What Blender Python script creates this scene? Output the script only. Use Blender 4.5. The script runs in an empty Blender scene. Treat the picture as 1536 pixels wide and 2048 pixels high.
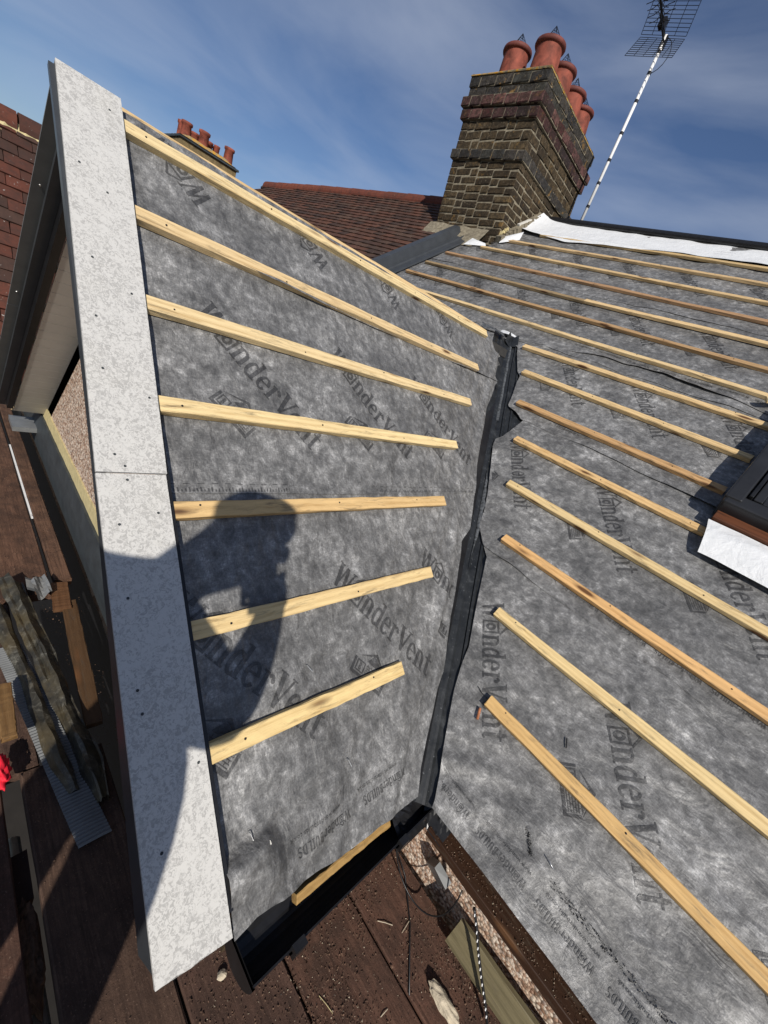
import bpy, bmesh, math, random
from mathutils import Vector, Matrix, noise
random.seed(7)
SC = bpy.context.scene
COL = SC.collection
R = math.radians
# ------------------------------------------------------------------ camera, world, sun, exposure
cam_d = bpy.data.cameras.new('camera'); cam = bpy.data.objects.new('camera', cam_d); COL.objects.link(cam)
SC.camera = cam
CAM = Vector((1.7447, -2.8994, -0.3449))
right = Vector((0.6470, 0.6700, 0.3640)).normalized()
fwd = Vector((-0.5612, 0.7419, -0.3671)).normalized()
right = (right - fwd * right.dot(fwd)).normalized()
upv = right.cross(fwd)
cam.matrix_world = Matrix(((right.x, upv.x, -fwd.x, CAM.x), (right.y, upv.y, -fwd.y, CAM.y), (right.z, upv.z, -fwd.z, CAM.z), (0, 0, 0, 1)))
cam_d.sensor_fit = 'VERTICAL'; cam_d.sensor_height = 32.0
cam_d.lens = 32.0 * 811.05 / 2048.0
cam_d.clip_start = 0.01; cam_d.clip_end = 2000

SUN = Vector((0.650, -0.530, 0.545)).normalized()
w = bpy.data.worlds.new('World'); SC.world = w; w.use_nodes = True
nt = w.node_tree; nt.nodes.clear()
out = nt.nodes.new('ShaderNodeOutputWorld'); bg = nt.nodes.new('ShaderNodeBackground'); bg.inputs[1].default_value = 0.066
sky = nt.nodes.new('ShaderNodeTexSky'); sky.sky_type = 'NISHITA'; sky.sun_disc = False
sky.sun_elevation = math.asin(SUN.z); sky.sun_rotation = math.atan2(SUN.x, SUN.y); sky.air_density = 1.0; sky.dust_density = 0.35; sky.ozone_density = 3.2
geo = nt.nodes.new('ShaderNodeTexCoord')
mp = nt.nodes.new('ShaderNodeMapping'); mp.inputs['Scale'].default_value = (0.8, 1.9, 5.5); mp.inputs['Rotation'].default_value = (0.25, 0.5, 0.4)
nz = nt.nodes.new('ShaderNodeTexNoise'); nz.inputs['Scale'].default_value = 1.25; nz.inputs['Detail'].default_value = 7; nz.inputs['Roughness'].default_value = 0.5; nz.inputs['Distortion'].default_value = 0.5
cr = nt.nodes.new('ShaderNodeValToRGB'); cr.color_ramp.elements[0].position = 0.36; cr.color_ramp.elements[0].color = (0, 0, 0, 1); cr.color_ramp.elements[1].position = 0.9; cr.color_ramp.elements[1].color = (0.62, 0.62, 0.62, 1)
mx = nt.nodes.new('ShaderNodeMix'); mx.data_type = 'RGBA'; mx.inputs[7].default_value = (8.2, 9.0, 10.6, 1)
L = nt.links.new
L(geo.outputs['Generated'], mp.inputs[0]); L(mp.outputs[0], nz.inputs['Vector']); L(nz.outputs['Fac'], cr.inputs[0]); L(cr.outputs[0], mx.inputs[0])
hs = nt.nodes.new('ShaderNodeMix'); hs.data_type = 'RGBA'; hs.blend_type = 'MULTIPLY'; hs.inputs[0].default_value = 1.0; hs.inputs[7].default_value = (0.96, 1.0, 1.15, 1); L(sky.outputs[0], hs.inputs[6]); L(hs.outputs[2], mx.inputs[6]); L(mx.outputs[2], bg.inputs[0]); L(bg.outputs[0], out.inputs[0])

sd = bpy.data.lights.new('sun', 'SUN'); sd.energy = 4.8; sd.angle = R(0.6); sd.color = (1.0, 0.945, 0.865)
so = bpy.data.objects.new('sun', sd); COL.objects.link(so)
so.rotation_euler = SUN.to_track_quat('Z', 'Y').to_euler(); so.location = (6, -8, 9)
SC.view_settings.view_transform = 'Standard'; SC.view_settings.look = 'None'; SC.view_settings.exposure = 0.0; SC.view_settings.gamma = 1
SC.view_settings.use_curve_mapping = False
SC.cycles.max_bounces = 6

# ------------------------------------------------------------------ roof planes
PHI = R(43.071); TH = R(37.150)
cp, sp_, ct, st = math.cos(PHI), math.sin(PHI), math.cos(TH), math.sin(TH)
def PD(s, y, h=0.0): return Vector((s * cp + h * sp_, y, -s * sp_ + h * cp))       # gable slope facing +X
S0 = 0.112
def PL(s, y, h=0.0): return Vector((S0 * cp - s * cp - h * sp_, y, -S0 * sp_ - s * sp_ + h * cp))      # gable slope facing -X
def PM(x, u, h=0.0): return Vector((x, u * ct - h * st, u * st + h * ct))          # main slope
ND = Vector((sp_, 0, cp)); NL = Vector((-sp_, 0, cp)); NM = Vector((0, -st, ct))
DS = Vector((cp, 0, -sp_)); DU = Vector((0, ct, st)); EX = Vector((1, 0, 0)); EY = Vector((0, 1, 0)); EZ = Vector((0, 0, 1))

# ------------------------------------------------------------------ object helpers
WM = {}
def tag(o, label=None, cat=None, group=None, kind=None):
    if label: o['label'] = label
    if cat: o['category'] = cat
    if group: o['group'] = group
    if kind: o['kind'] = kind
    return o
def thing(name, label, cat, loc, group=None):
    o = bpy.data.objects.new(name, None); o.empty_display_size = 0.1; COL.objects.link(o)
    o.location = loc; WM[o.name] = Matrix.Translation(loc); return tag(o, label, cat, group)
def put(o, W=None, parent=None):
    W = W or Matrix.Identity(4)
    COL.objects.link(o); WM[o.name] = W
    if parent: o.parent = parent; o.matrix_basis = WM[parent.name].inverted() @ W
    else: o.matrix_basis = W
    return o
def mesh(name, verts, faces, mat=None, smooth=False):
    me = bpy.data.meshes.new(name); me.from_pydata([tuple(v) for v in verts], [], faces)
    if mat:
        for m in (mat if isinstance(mat, (list, tuple)) else [mat]): me.materials.append(m)
    if smooth: me.polygons.foreach_set('use_smooth', [True] * len(me.polygons))
    me.update(); return me
def obj(name, verts, faces, mat, parent=None, W=None, smooth=False, color=None):
    o = bpy.data.objects.new(name, mesh(name, verts, faces, mat, smooth))
    if color: o.color = (*color, 1)
    return put(o, W, parent)
def inst(name, me, W, parent=None, color=None):
    o = bpy.data.objects.new(name, me)
    if color: o.color = (*color, 1)
    return put(o, W, parent)
def frame(origin, x, z):
    x = x.normalized(); z = (z - x * z.dot(x)).normalized(); y = z.cross(x)
    return Matrix(((x.x, y.x, z.x, origin.x), (x.y, y.y, z.y, origin.y), (x.z, y.z, z.z, origin.z), (0, 0, 0, 1)))
def rnd(a, b): return random.uniform(a, b)
class Geo:
    def __init__(s): s.v = []; s.f = []
    def add(s, vs, fs):
        b = len(s.v); s.v += [Vector(v) for v in vs]; s.f += [tuple(i + b for i in f) for f in fs]
    def box(s, x0, x1, y0, y1, z0, z1, W=None, j=0.0):
        vs = [Vector((x, y, z)) + Vector((rnd(-j, j), rnd(-j, j), rnd(-j, j))) for x in (x0, x1) for y in (y0, y1) for z in (z0, z1)]
        if W: vs = [W @ v for v in vs]
        s.add(vs, [(0, 1, 3, 2), (4, 6, 7, 5), (0, 4, 5, 1), (2, 3, 7, 6), (0, 2, 6, 4), (1, 5, 7, 3)])
    def extrude(s, prof, n, fn, closed=True, caps=True):
        """prof list of 2D; fn(t, p)->Vector"""
        k = len(prof); vs = []
        for i in range(n + 1):
            for p in prof: vs.append(fn(i / n, p))
        fs = []
        for i in range(n):
            for a in range(k if closed else k - 1):
                b = (a + 1) % k; fs.append((i * k + a, i * k + b, (i + 1) * k + b, (i + 1) * k + a))
        if caps and closed: fs.append(tuple(range(k))[::-1]); fs.append(tuple(n * k + a for a in range(k)))
        s.add(vs, fs)
    def tube(s, pts, r, n=8, caps=True):
        pts = [Vector(p) for p in pts]; vs = []; ref = Vector((0.3, 0.2, 1)).normalized()
        for i, p in enumerate(pts):
            d = (pts[min(i + 1, len(pts) - 1)] - pts[max(i - 1, 0)]).normalized()
            a = d.cross(ref)
            if a.length < 1e-3: a = d.cross(Vector((1, 0, 0)))
            a.normalize(); b = d.cross(a); rr = r[i] if isinstance(r, (list, tuple)) else r
            vs += [p + (a * math.cos(2 * math.pi * k / n) + b * math.sin(2 * math.pi * k / n)) * rr for k in range(n)]
        fs = [(i * n + k, i * n + (k + 1) % n, (i + 1) * n + (k + 1) % n, (i + 1) * n + k) for i in range(len(pts) - 1) for k in range(n)]
        if caps: fs += [tuple(range(n))[::-1], tuple((len(pts) - 1) * n + k for k in range(n))]
        s.add(vs, fs)
    def lathe(s, prof, n, W):
        vs = [W @ Vector((r_ * math.cos(2 * math.pi * k / n), r_ * math.sin(2 * math.pi * k / n), z)) for r_, z in prof for k in range(n)]
        fs = [(i * n + k, i * n + (k + 1) % n, (i + 1) * n + (k + 1) % n, (i + 1) * n + k) for i in range(len(prof) - 1) for k in range(n)]
        s.add(vs, fs)
    def obj(s, name, mat, parent=None, smooth=False, W=None, color=None): return obj(name, s.v, s.f, mat, parent, W, smooth, color)
    def mesh(s, name, mat, smooth=False): return mesh(name, s.v, s.f, mat, smooth)
def fbm(x, y, z=0.0, o=3):
    v = 0; a = 1.0; t = 0
    for i in range(o):
        v += a * noise.noise(Vector((x, y, z))); t += a; a *= 0.5; x *= 2.03; y *= 2.03; z += 5.1
    return v / t

# ------------------------------------------------------------------ materials
class MB:
    def __init__(s, name, rough=0.7, metal=0.0, spec=0.4):
        s.m = bpy.data.materials.new(name); s.m.use_nodes = True; s.nt = s.m.node_tree; s.b = s.nt.nodes['Principled BSDF']
        s.b.inputs['Roughness'].default_value = rough; s.b.inputs['Metallic'].default_value = metal; s.b.inputs['Specular IOR Level'].default_value = spec
        s._p = None
    def n(s, t, **k):
        n = s.nt.nodes.new('ShaderNode' + t)
        for a, v in k.items(): setattr(n, a, v)
        return n
    def l(s, a, b): s.nt.links.new(a, b)
    def pos(s, kind='World', scale=(1, 1, 1), rot=(0, 0, 0), off=False):
        if kind == 'World': src = s.n('NewGeometry').outputs['Position']
        else: src = s.n('TexCoord').outputs['Object']
        if off:
            oi = s.n('ObjectInfo'); a = s.n('VectorMath', operation='SCALE'); a.inputs[0].default_value = (37.0, 17.3, 23.1)
            s.l(oi.outputs['Random'], a.inputs['Scale']); ad = s.n('VectorMath', operation='ADD'); s.l(src, ad.inputs[0]); s.l(a.outputs[0], ad.inputs[1]); src = ad.outputs[0]
        if scale != (1, 1, 1) or rot != (0, 0, 0):
            m = s.n('Mapping'); m.inputs['Scale'].default_value = scale; m.inputs['Rotation'].default_value = rot; s.l(src, m.inputs[0]); src = m.outputs[0]
        return src
    def noise(s, vec, scale, detail=4, rough=0.55, dist=0.0):
        n = s.n('TexNoise'); s.l(vec, n.inputs['Vector']); n.inputs['Scale'].default_value = scale; n.inputs['Detail'].default_value = detail
        n.inputs['Roughness'].default_value = rough; n.inputs['Distortion'].default_value = dist; return n.outputs['Fac']
    def vor(s, vec, scale, feat='F1', out='Distance', rand=1.0):
        n = s.n('TexVoronoi'); n.feature = feat; s.l(vec, n.inputs['Vector']); n.inputs['Scale'].default_value = scale; n.inputs['Randomness'].default_value = rand; return n.outputs[out]
    def ramp(s, fac, stops):
        r = s.n('ValToRGB'); e = r.color_ramp.elements
        while len(e) < len(stops): e.new(0.5)
        for i, (p, c) in enumerate(stops):
            e[i].position = p; e[i].color = (*c, 1) if isinstance(c, (tuple, list)) else (c, c, c, 1)
        s.l(fac, r.inputs[0]); return r.outputs[0]
    def mix(s, fac, a, b, mode='MIX'):
        m = s.n('Mix'); m.data_type = 'RGBA'; m.blend_type = mode
        for v, i in ((fac, 0), (a, 6), (b, 7)):
            if hasattr(v, 'is_linked'): s.l(v, m.inputs[i])
            elif i == 0: m.inputs[0].default_value = v
            else: m.inputs[i].default_value = (*v, 1) if isinstance(v, (tuple, list)) else (v, v, v, 1)
        return m.outputs[2]
    def math(s, op, a, b=0.0):
        m = s.n('Math'); m.operation = op
        for v, i in ((a, 0), (b, 1)):
            if hasattr(v, 'is_linked'): s.l(v, m.inputs[i])
            else: m.inputs[i].default_value = v
        return m.outputs[0]
    def col(s, c):
        if hasattr(c, 'is_linked'): s.l(c, s.b.inputs['Base Color'])
        else: s.b.inputs['Base Color'].default_value = (*c, 1)
        return s
    def rough(s, f): s.l(f, s.b.inputs['Roughness']); return s
    def bump(s, h, strength=0.3, dist=0.005):
        b = s.n('Bump'); b.inputs['Strength'].default_value = strength; b.inputs['Distance'].default_value = dist
        s.l(h, b.inputs['Height'])
        if s._p: s.l(s._p, b.inputs['Normal'])
        s._p = b.outputs[0]; s.l(s._p, s.b.inputs['Normal']); return s

def membrane(name, ink):
    m = MB(name, 0.5, spec=0.6); P = m.pos()
    big = m.noise(P, 6.0, 3, 0.55, 0.2); mid = m.noise(P, 30, 5, 0.72, 0.25)
    A = m.pos(scale=(1, 5.0, 2.5), rot=(0.5, 0.3, 0.8)); fib = m.noise(A, 60, 6, 0.8, 0.35)
    B = m.pos(scale=(5.0, 1, 2.0), rot=(0.2, 0.6, 0.3)); fib2 = m.noise(B, 80, 5, 0.8, 0.35)
    f = m.math('ADD', m.math('MULTIPLY', big, 0.22), m.math('MULTIPLY', mid, 0.42))
    f = m.math('ADD', f, m.math('MULTIPLY', fib, 0.25)); f = m.math('ADD', f, m.math('MULTIPLY', fib2, 0.20))
    c = m.ramp(f, [(0.43, (0.050, 0.050, 0.050)), (0.53, (0.118, 0.117, 0.115)), (0.60, (0.215, 0.213, 0.209)), (0.685, (0.50, 0.495, 0.485))])
    if ink: c = m.mix(1.0, c, (0.38, 0.38, 0.385), 'MULTIPLY')
    m.col(c); m.rough(m.ramp(mid, [(0.3, 0.55), (0.7, 0.33)]))
    m.bump(fib, 0.5, 0.0016); m.bump(mid, 0.45, 0.006); m.bump(m.noise(m.pos(scale=(1, 2.4, 1.6), rot=(0.3, 0.2, 1.1)), 9, 3, 0.5, 0.8), 0.5, 0.016)
    return m.m
M_mem = membrane('breather_membrane', False); M_ink = membrane('printed_ink', True)

def wood(name, base, dark, grey=0.0, scale=1.0, dirt=0.3, bumpd=0.0008):
    m = MB(name, 0.62, spec=0.3); P = m.pos('Obj', (1.2, 14, 14), off=True)
    g = m.noise(P, 5.5 * scale, 5, 0.6, 1.2); P2 = m.pos('Obj', (2.0, 60, 60), off=True); g2 = m.noise(P2, 9 * scale, 4, 0.6, 0.4)
    wv = m.n('TexWave'); wv.wave_type = 'BANDS'; wv.bands_direction = 'Y'; wv.inputs['Scale'].default_value = 1.1 * scale; wv.inputs['Distortion'].default_value = 7; wv.inputs['Detail'].default_value = 3; wv.inputs['Detail Scale'].default_value = 0.7
    m.l(P, wv.inputs['Vector'])
    f = m.math('ADD', m.math('MULTIPLY', g, 0.6), m.math('MULTIPLY', wv.outputs['Fac'], 0.15)); f = m.math('ADD', f, m.math('MULTIPLY', g2, 0.28))
    c = m.ramp(f, [(0.33, dark), (0.50, base), (0.80, tuple(min(1, v * 1.28) for v in base))])
    oi = m.n('ObjectInfo'); c = m.mix(1.0, c, oi.outputs['Color'], 'MULTIPLY')
    kn = m.vor(m.pos('Obj', (4.2, 17, 17), off=True), 1.0); c = m.mix(m.ramp(kn, [(0.12, 1.0), (0.17, 0.45), (0.25, 0.0)]), c, (0.12, 0.055, 0.022))
    st_ = m.noise(m.pos('Obj', (3, 22, 22), off=True), 3.0, 5, 0.7, 0.5)
    c = m.mix(m.ramp(st_, [(0.54, 0.0), (0.74, dirt)]), c, (0.07, 0.055, 0.04))
    m.col(c); m.bump(g2, 0.5, bumpd); m.bump(g, 0.3, bumpd); return m.m
M_pine = wood('pine_batten', (0.64, 0.49, 0.275), (0.50, 0.345, 0.165), dirt=0.75, bumpd=0.0014)
M_deckwood = wood('scaffold_board_wood', (0.155, 0.092, 0.056), (0.065, 0.036, 0.022), scale=0.6, dirt=0.75, bumpd=0.002)
def deckm():
    m = MB('scaffold_board_wood', 0.85, spec=0.2); g = m.noise(m.pos('Obj', (1.6, 30, 30), off=True), 4.0, 6, 0.65, 0.6); P = m.pos()
    c = m.ramp(g, [(0.3, (0.050, 0.030, 0.022)), (0.55, (0.105, 0.062, 0.045)), (0.75, (0.15, 0.098, 0.072))])
    oi = m.n('ObjectInfo'); c = m.mix(1.0, c, oi.outputs['Color'], 'MULTIPLY')
    d = m.noise(P, 9, 8, 0.75, 0.4); c = m.mix(m.ramp(d, [(0.40, 0.0), (0.60, 0.75)]), c, (0.040, 0.024, 0.018))
    f = m.noise(P, 210, 4, 0.7); c = m.mix(m.ramp(f, [(0.60, 0.0), (0.72, 0.6)]), c, (0.24, 0.16, 0.115))
    c = m.mix(m.ramp(f, [(0.30, 0.7), (0.42, 0.0)]), c, (0.015, 0.010, 0.008)); m.col(c); m.bump(f, 0.5, 0.002); m.bump(g, 0.35, 0.002); m.bump(d, 0.3, 0.006); return m.m
M_deckwood = deckm()
M_olive = wood('olive_timber', (0.155, 0.13, 0.072), (0.09, 0.075, 0.04), scale=0.7, dirt=0.6)
M_stain = wood('dark_stained_timber', (0.10, 0.034, 0.014), (0.04, 0.014, 0.007), scale=0.8, dirt=0.4)

def simple(name, c, rough=0.6, metal=0.0, var=0.25, sc=30, bump=0.0, bd=0.002, spec=0.4):
    m = MB(name, rough, metal, spec); P = m.pos(); f = m.noise(P, sc, 5, 0.6, 0.3)
    m.col(m.ramp(f, [(0.3, tuple(v * (1 - var) for v in c)), (0.7, tuple(min(1, v * (1 + var)) for v in c))]))
    if bump: m.bump(f, bump, bd)
    return m.m
def board():
    m = MB('cement_board', 0.55, spec=0.4); P = m.pos()
    d = m.n('VectorMath', operation='ADD'); nn = m.n('TexNoise'); nn.inputs['Scale'].default_value = 110; nn.inputs['Detail'].default_value = 2; m.l(P, nn.inputs['Vector'])
    sc_ = m.n('VectorMath', operation='SCALE'); sc_.inputs['Scale'].default_value = 0.02; m.l(nn.outputs['Color'], sc_.inputs[0]); m.l(P, d.inputs[0]); m.l(sc_.outputs[0], d.inputs[1])
    a = m.noise(d.outputs[0], 88, 3, 0.55, 1.8); big = m.noise(P, 5, 4, 0.6)
    msk = m.ramp(m.math('ADD', a, m.math('MULTIPLY', m.math('SUBTRACT', big, 0.5), 0.25)), [(0.47, 0.0), (0.60, 1.0)])
    c = m.mix(msk, (0.545, 0.535, 0.508), (0.37, 0.362, 0.345))
    c = m.mix(m.ramp(big, [(0.55, 0.0), (0.8, 0.25)]), c, (0.60, 0.575, 0.50))
    sm = m.noise(P, 14, 6, 0.75, 1.0); sc2 = m.noise(m.pos(scale=(1, 9, 1), rot=(0, 0.75, 0.25)), 26, 3, 0.7, 0.4); c = m.mix(m.ramp(sc2, [(0.665, 0.0), (0.70, 0.35)]), c, (0.27, 0.26, 0.25)); c = m.mix(m.ramp(sm, [(0.60, 0.0), (0.78, 0.45)]), c, (0.34, 0.32, 0.28)); m.col(c); m.bump(a, 0.15, 0.0006); m.bump(big, 0.4, 0.008); return m.m
M_board = board()
M_upvc = simple('grey_plastic', (0.042, 0.046, 0.051), 0.38, var=0.15, sc=12, bump=0.1)
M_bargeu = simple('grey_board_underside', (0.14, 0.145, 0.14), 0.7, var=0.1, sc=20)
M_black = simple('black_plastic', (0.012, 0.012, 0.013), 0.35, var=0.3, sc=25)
M_soffit = simple('cream_soffit', (0.62, 0.60, 0.54), 0.5, var=0.06, sc=10)
def valleym():
    m = MB('valley_plastic', 0.42, spec=0.5); P = m.pos(); f = m.noise(P, 18, 6, 0.7, 0.5); g = m.noise(P, 130, 3, 0.6)
    c = m.ramp(f, [(0.3, (0.009, 0.010, 0.011)), (0.6, (0.018, 0.020, 0.022)), (0.75, (0.06, 0.065, 0.07))])
    c = m.mix(m.ramp(g, [(0.66, 0.0), (0.72, 0.4)]), c, (0.30, 0.31, 0.32)); m.col(c); m.rough(m.ramp(f, [(0.3, 0.35), (0.7, 0.6)])); m.bump(f, 0.2, 0.002); return m.m
M_valley = valleym()
M_valleypale = simple('pale_mottled_plastic', (0.075, 0.08, 0.085), 0.5, var=0.75, sc=70, bump=0.3)
def brickm(name, cols, lich=0.15, dirt=0.5):
    m = MB(name, 0.88, spec=0.2); oi = m.n('ObjectInfo'); P = m.pos(off=True)
    c = m.ramp(oi.outputs['Random'], [(i / (len(cols) - 1), c_) for i, c_ in enumerate(cols)])
    f = m.noise(P, 26, 6, 0.72, 0.4); c = m.mix(m.ramp(f, [(0.38, 0.0), (0.58, dirt + .25)]), c, (0.016, 0.013, 0.009))
    g = m.noise(P, 60, 4, 0.7); c = m.mix(m.ramp(g, [(0.58, 0.0), (0.72, 0.5)]), c, (0.30, 0.25, 0.17))
    lf = m.noise(m.pos(), 9, 5, 0.7, 0.6); c = m.mix(m.ramp(lf, [(0.60, 0.0), (0.66, lich)]), c, (0.36, 0.20, 0.05))
    m.col(c); m.bump(f, 0.9, 0.008); m.bump(g, 0.7, 0.004); return m.m
M_stock = brickm('yellow_stock_brick', [(0.056, 0.038, 0.020), (0.085, 0.060, 0.032), (0.030, 0.021, 0.014), (0.12, 0.085, 0.045), (0.065, 0.045, 0.025), (0.040, 0.029, 0.018)], 0.25)
M_blueb = brickm('dark_blue_brick', [(0.045, 0.045, 0.042), (0.075, 0.066, 0.058), (0.032, 0.032, 0.034), (0.06, 0.06, 0.052)], 0.5)
M_farstack = simple('far_stack_brick', (0.17, 0.125, 0.06), 0.9, var=0.55, sc=9, bump=0.6, bd=0.01)
M_redb = brickm('dull_red_brick', [(0.075, 0.026, 0.024), (0.045, 0.022, 0.024), (0.16, 0.075, 0.068), (0.034, 0.022, 0.024)], 0.15)
def mortar():
    m = MB('mortar', 0.95, spec=0.15); P = m.pos(); f = m.noise(P, 30, 6, 0.7); g = m.noise(P, 6, 4, 0.6)
    c = m.ramp(f, [(0.3, (0.12, 0.10, 0.07)), (0.7, (0.33, 0.29, 0.21))]); c = m.mix(m.ramp(g, [(0.45, 0.0), (0.7, 0.5)]), c, (0.10, 0.085, 0.065)); m.col(c); m.bump(f, 0.8, 0.006); return m.m
M_mortar = mortar()
def lichen():
    m = MB('lichen_mortar', 0.95, spec=0.1); P = m.pos(); f = m.noise(P, 14, 6, 0.75, 0.5)
    m.col(m.ramp(f, [(0.38, (0.16, 0.14, 0.11)), (0.48, (0.30, 0.24, 0.13)), (0.58, (0.50, 0.25, 0.03)), (0.7, (0.58, 0.32, 0.05))])); m.bump(f, 0.9, 0.01); return m.m
M_lichen = lichen()
M_terra = simple('terracotta', (0.20, 0.052, 0.032), 0.8, var=0.6, sc=9, bump=0.2, bd=0.004)
M_terra_rim = simple('terracotta_rim', (0.13, 0.036, 0.028), 0.72, var=0.35, sc=12)
def tilem(name, cols, lich=(0.5, 0.45, 0.4)):
    m = MB(name, 0.85, spec=0.25); oi = m.n('ObjectInfo'); P = m.pos()
    at = m.n('Attribute'); at.attribute_name = 'tint'
    r = m.math('FRACT', m.math('ADD', oi.outputs['Random'], at.outputs['Fac']))
    c = m.ramp(r, [(i / (len(cols) - 1), c_) for i, c_ in enumerate(cols)])
    f = m.noise(P, 18, 6, 0.7, 0.4); c = m.mix(m.ramp(f, [(0.45, 0.0), (0.68, 0.6)]), c, (0.035, 0.024, 0.02))
    g = m.noise(P, 42, 4, 0.6, 1.0); c = m.mix(m.ramp(g, [(0.68, 0.0), (0.72, 0.8)]), c, lich); m.col(c); m.bump(f, 0.5, 0.004); return m.m
M_tile = tilem('brown_clay_tile', [(0.075, 0.036, 0.025), (0.115, 0.050, 0.031), (0.045, 0.027, 0.021), (0.095, 0.055, 0.038)])
M_redtile = tilem('red_clay_tile', [(0.075, 0.031, 0.022), (0.115, 0.038, 0.024), (0.050, 0.025, 0.019), (0.070, 0.040, 0.030)], (0.50, 0.48, 0.44))
M_ridgetile = tilem('red_ridge_tile', [(0.13, 0.040, 0.026), (0.17, 0.050, 0.030), (0.10, 0.034, 0.024)], (0.40, 0.26, 0.12))
M_whitemem = simple('white_membrane', (0.66, 0.67, 0.675), 0.5, var=0.04, sc=16, bump=0.7, bd=0.012)
def dash():
    m = MB('pebbledash', 0.75, spec=0.3); P = m.pos(); v = m.n('TexVoronoi'); v.inputs['Scale'].default_value = 120; m.l(P, v.inputs['Vector'])
    sx = m.n('SeparateColor'); m.l(v.outputs['Color'], sx.inputs[0])
    c = m.ramp(sx.outputs[0], [(0.0, (0.15, 0.08, 0.05)), (0.3, (0.42, 0.27, 0.19)), (0.55, (0.60, 0.45, 0.34)), (0.8, (0.74, 0.64, 0.53)), (1.0, (0.34, 0.26, 0.22))])
    c = m.mix(m.ramp(v.outputs['Distance'], [(0.52, 0.0), (0.8, 0.8)]), c, (0.12, 0.085, 0.06)); m.col(c)
    m.bump(m.math('SUBTRACT', 1.0, v.outputs['Distance']), 0.6, 0.004); return m.m
M_dash = dash()
M_creamr = simple('cream_render', (0.50, 0.42, 0.22), 0.85, var=0.15, sc=40, bump=0.3)
M_lead = simple('grey_lead', (0.036, 0.043, 0.048), 0.5, 0.0, var=0.25, sc=14, bump=0.3, bd=0.006)
M_oldlead = None
def oldlead():
    m = MB('weathered_lead', 0.42, 0.35, 0.5); P = m.pos(); f = m.noise(P, 28, 6, 0.72, 0.8); g = m.noise(P, 9, 3, 0.6)
    c = m.ramp(f, [(0.35, (0.022, 0.020, 0.015)), (0.55, (0.060, 0.055, 0.042)), (0.72, (0.24, 0.225, 0.18))]); m.col(m.mix(m.ramp(g, [(0.45, 0), (0.65, 0.5)]), c, (0.14, 0.105, 0.05))); m.bump(f, 0.5, 0.004); return m.m
M_oldlead = oldlead()
M_alu = simple('galvanised_steel', (0.55, 0.56, 0.57), 0.35, 0.85, var=0.2, sc=40)
M_wire = simple('dark_wire', (0.02, 0.022, 0.03), 0.45, 0.5, var=0.2)
M_white = simple('white_paint', (0.75, 0.75, 0.74), 0.5, var=0.05)
M_winframe = simple('window_grey_metal', (0.030, 0.031, 0.034), 0.33, 0.3, var=0.2, sc=9)
M_glass = MB('window_glass', 0.08, spec=0.6).col((0.02, 0.022, 0.025)).m
M_red = simple('red_fabric', (0.62, 0.012, 0.03), 0.7, var=0.2)
M_soil = simple('crumbly_debris', (0.11, 0.065, 0.042), 0.95, var=0.6, sc=60, bump=0.5)
M_ground = simple('ground_soil', (0.02, 0.017, 0.014), 0.95, var=0.4, sc=3)
M_chunk = simple('pale_mortar_chunk', (0.48, 0.41, 0.30), 0.9, var=0.25, sc=40, bump=0.6, bd=0.006)
M_copper = simple('orange_brown_clay', (0.38, 0.14, 0.06), 0.6, var=0.3)
M_vent = simple('grey_vent_tray', (0.16, 0.165, 0.165), 0.35, var=0.15, sc=15)
M_face = simple('skin', (0.45, 0.27, 0.19), 0.5, var=0.05, sc=8)
M_jacket = simple('navy_fabric', (0.03, 0.04, 0.06), 0.9, var=0.2)
M_trouser = simple('grey_fabric', (0.07, 0.07, 0.075), 0.9, var=0.2)
M_boot = simple('brown_leather', (0.09, 0.05, 0.03), 0.6, var=0.2)
M_hair = simple('dark_hair', (0.03, 0.02, 0.015), 0.7, var=0.3)

# ------------------------------------------------------------------ printing on the membrane (glyphs in a unit cell, cap height 1)
def g_rect(x0, y0, x1, y1, n=3, skew=0.0):
    if abs(x1 - x0) > abs(y1 - y0):
        return [[(x0 + (x1 - x0) * i / n, y0), (x0 + (x1 - x0) * (i + 1) / n, y0), (x0 + (x1 - x0) * (i + 1) / n, y1), (x0 + (x1 - x0) * i / n, y1)] for i in range(n)]
    return [[(x0, y0 + (y1 - y0) * i / n), (x1, y0 + (y1 - y0) * i / n), (x1, y0 + (y1 - y0) * (i + 1) / n), (x0, y0 + (y1 - y0) * (i + 1) / n)] for i in range(n)]
def g_quad(a, b, c, d, n=4):   # a-b bottom, d-c top
    l = lambda p, q, t: (p[0] + (q[0] - p[0]) * t, p[1] + (q[1] - p[1]) * t)
    return [[l(a, d, i / n), l(b, c, i / n), l(b, c, (i + 1) / n), l(a, d, (i + 1) / n)] for i in range(n)]
def g_arc(cx, cy, ro, so, ri, si, a0, a1, n=10):
    q = []
    for i in range(n):
        t0, t1 = R(a0 + (a1 - a0) * i / n), R(a0 + (a1 - a0) * (i + 1) / n)
        q.append([(cx + ro * math.cos(t0), cy + so * math.sin(t0)), (cx + ro * math.cos(t1), cy + so * math.sin(t1)), (cx + ri * math.cos(t1), cy + si * math.sin(t1)), (cx + ri * math.cos(t0), cy + si * math.sin(t0))])
    return q
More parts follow.
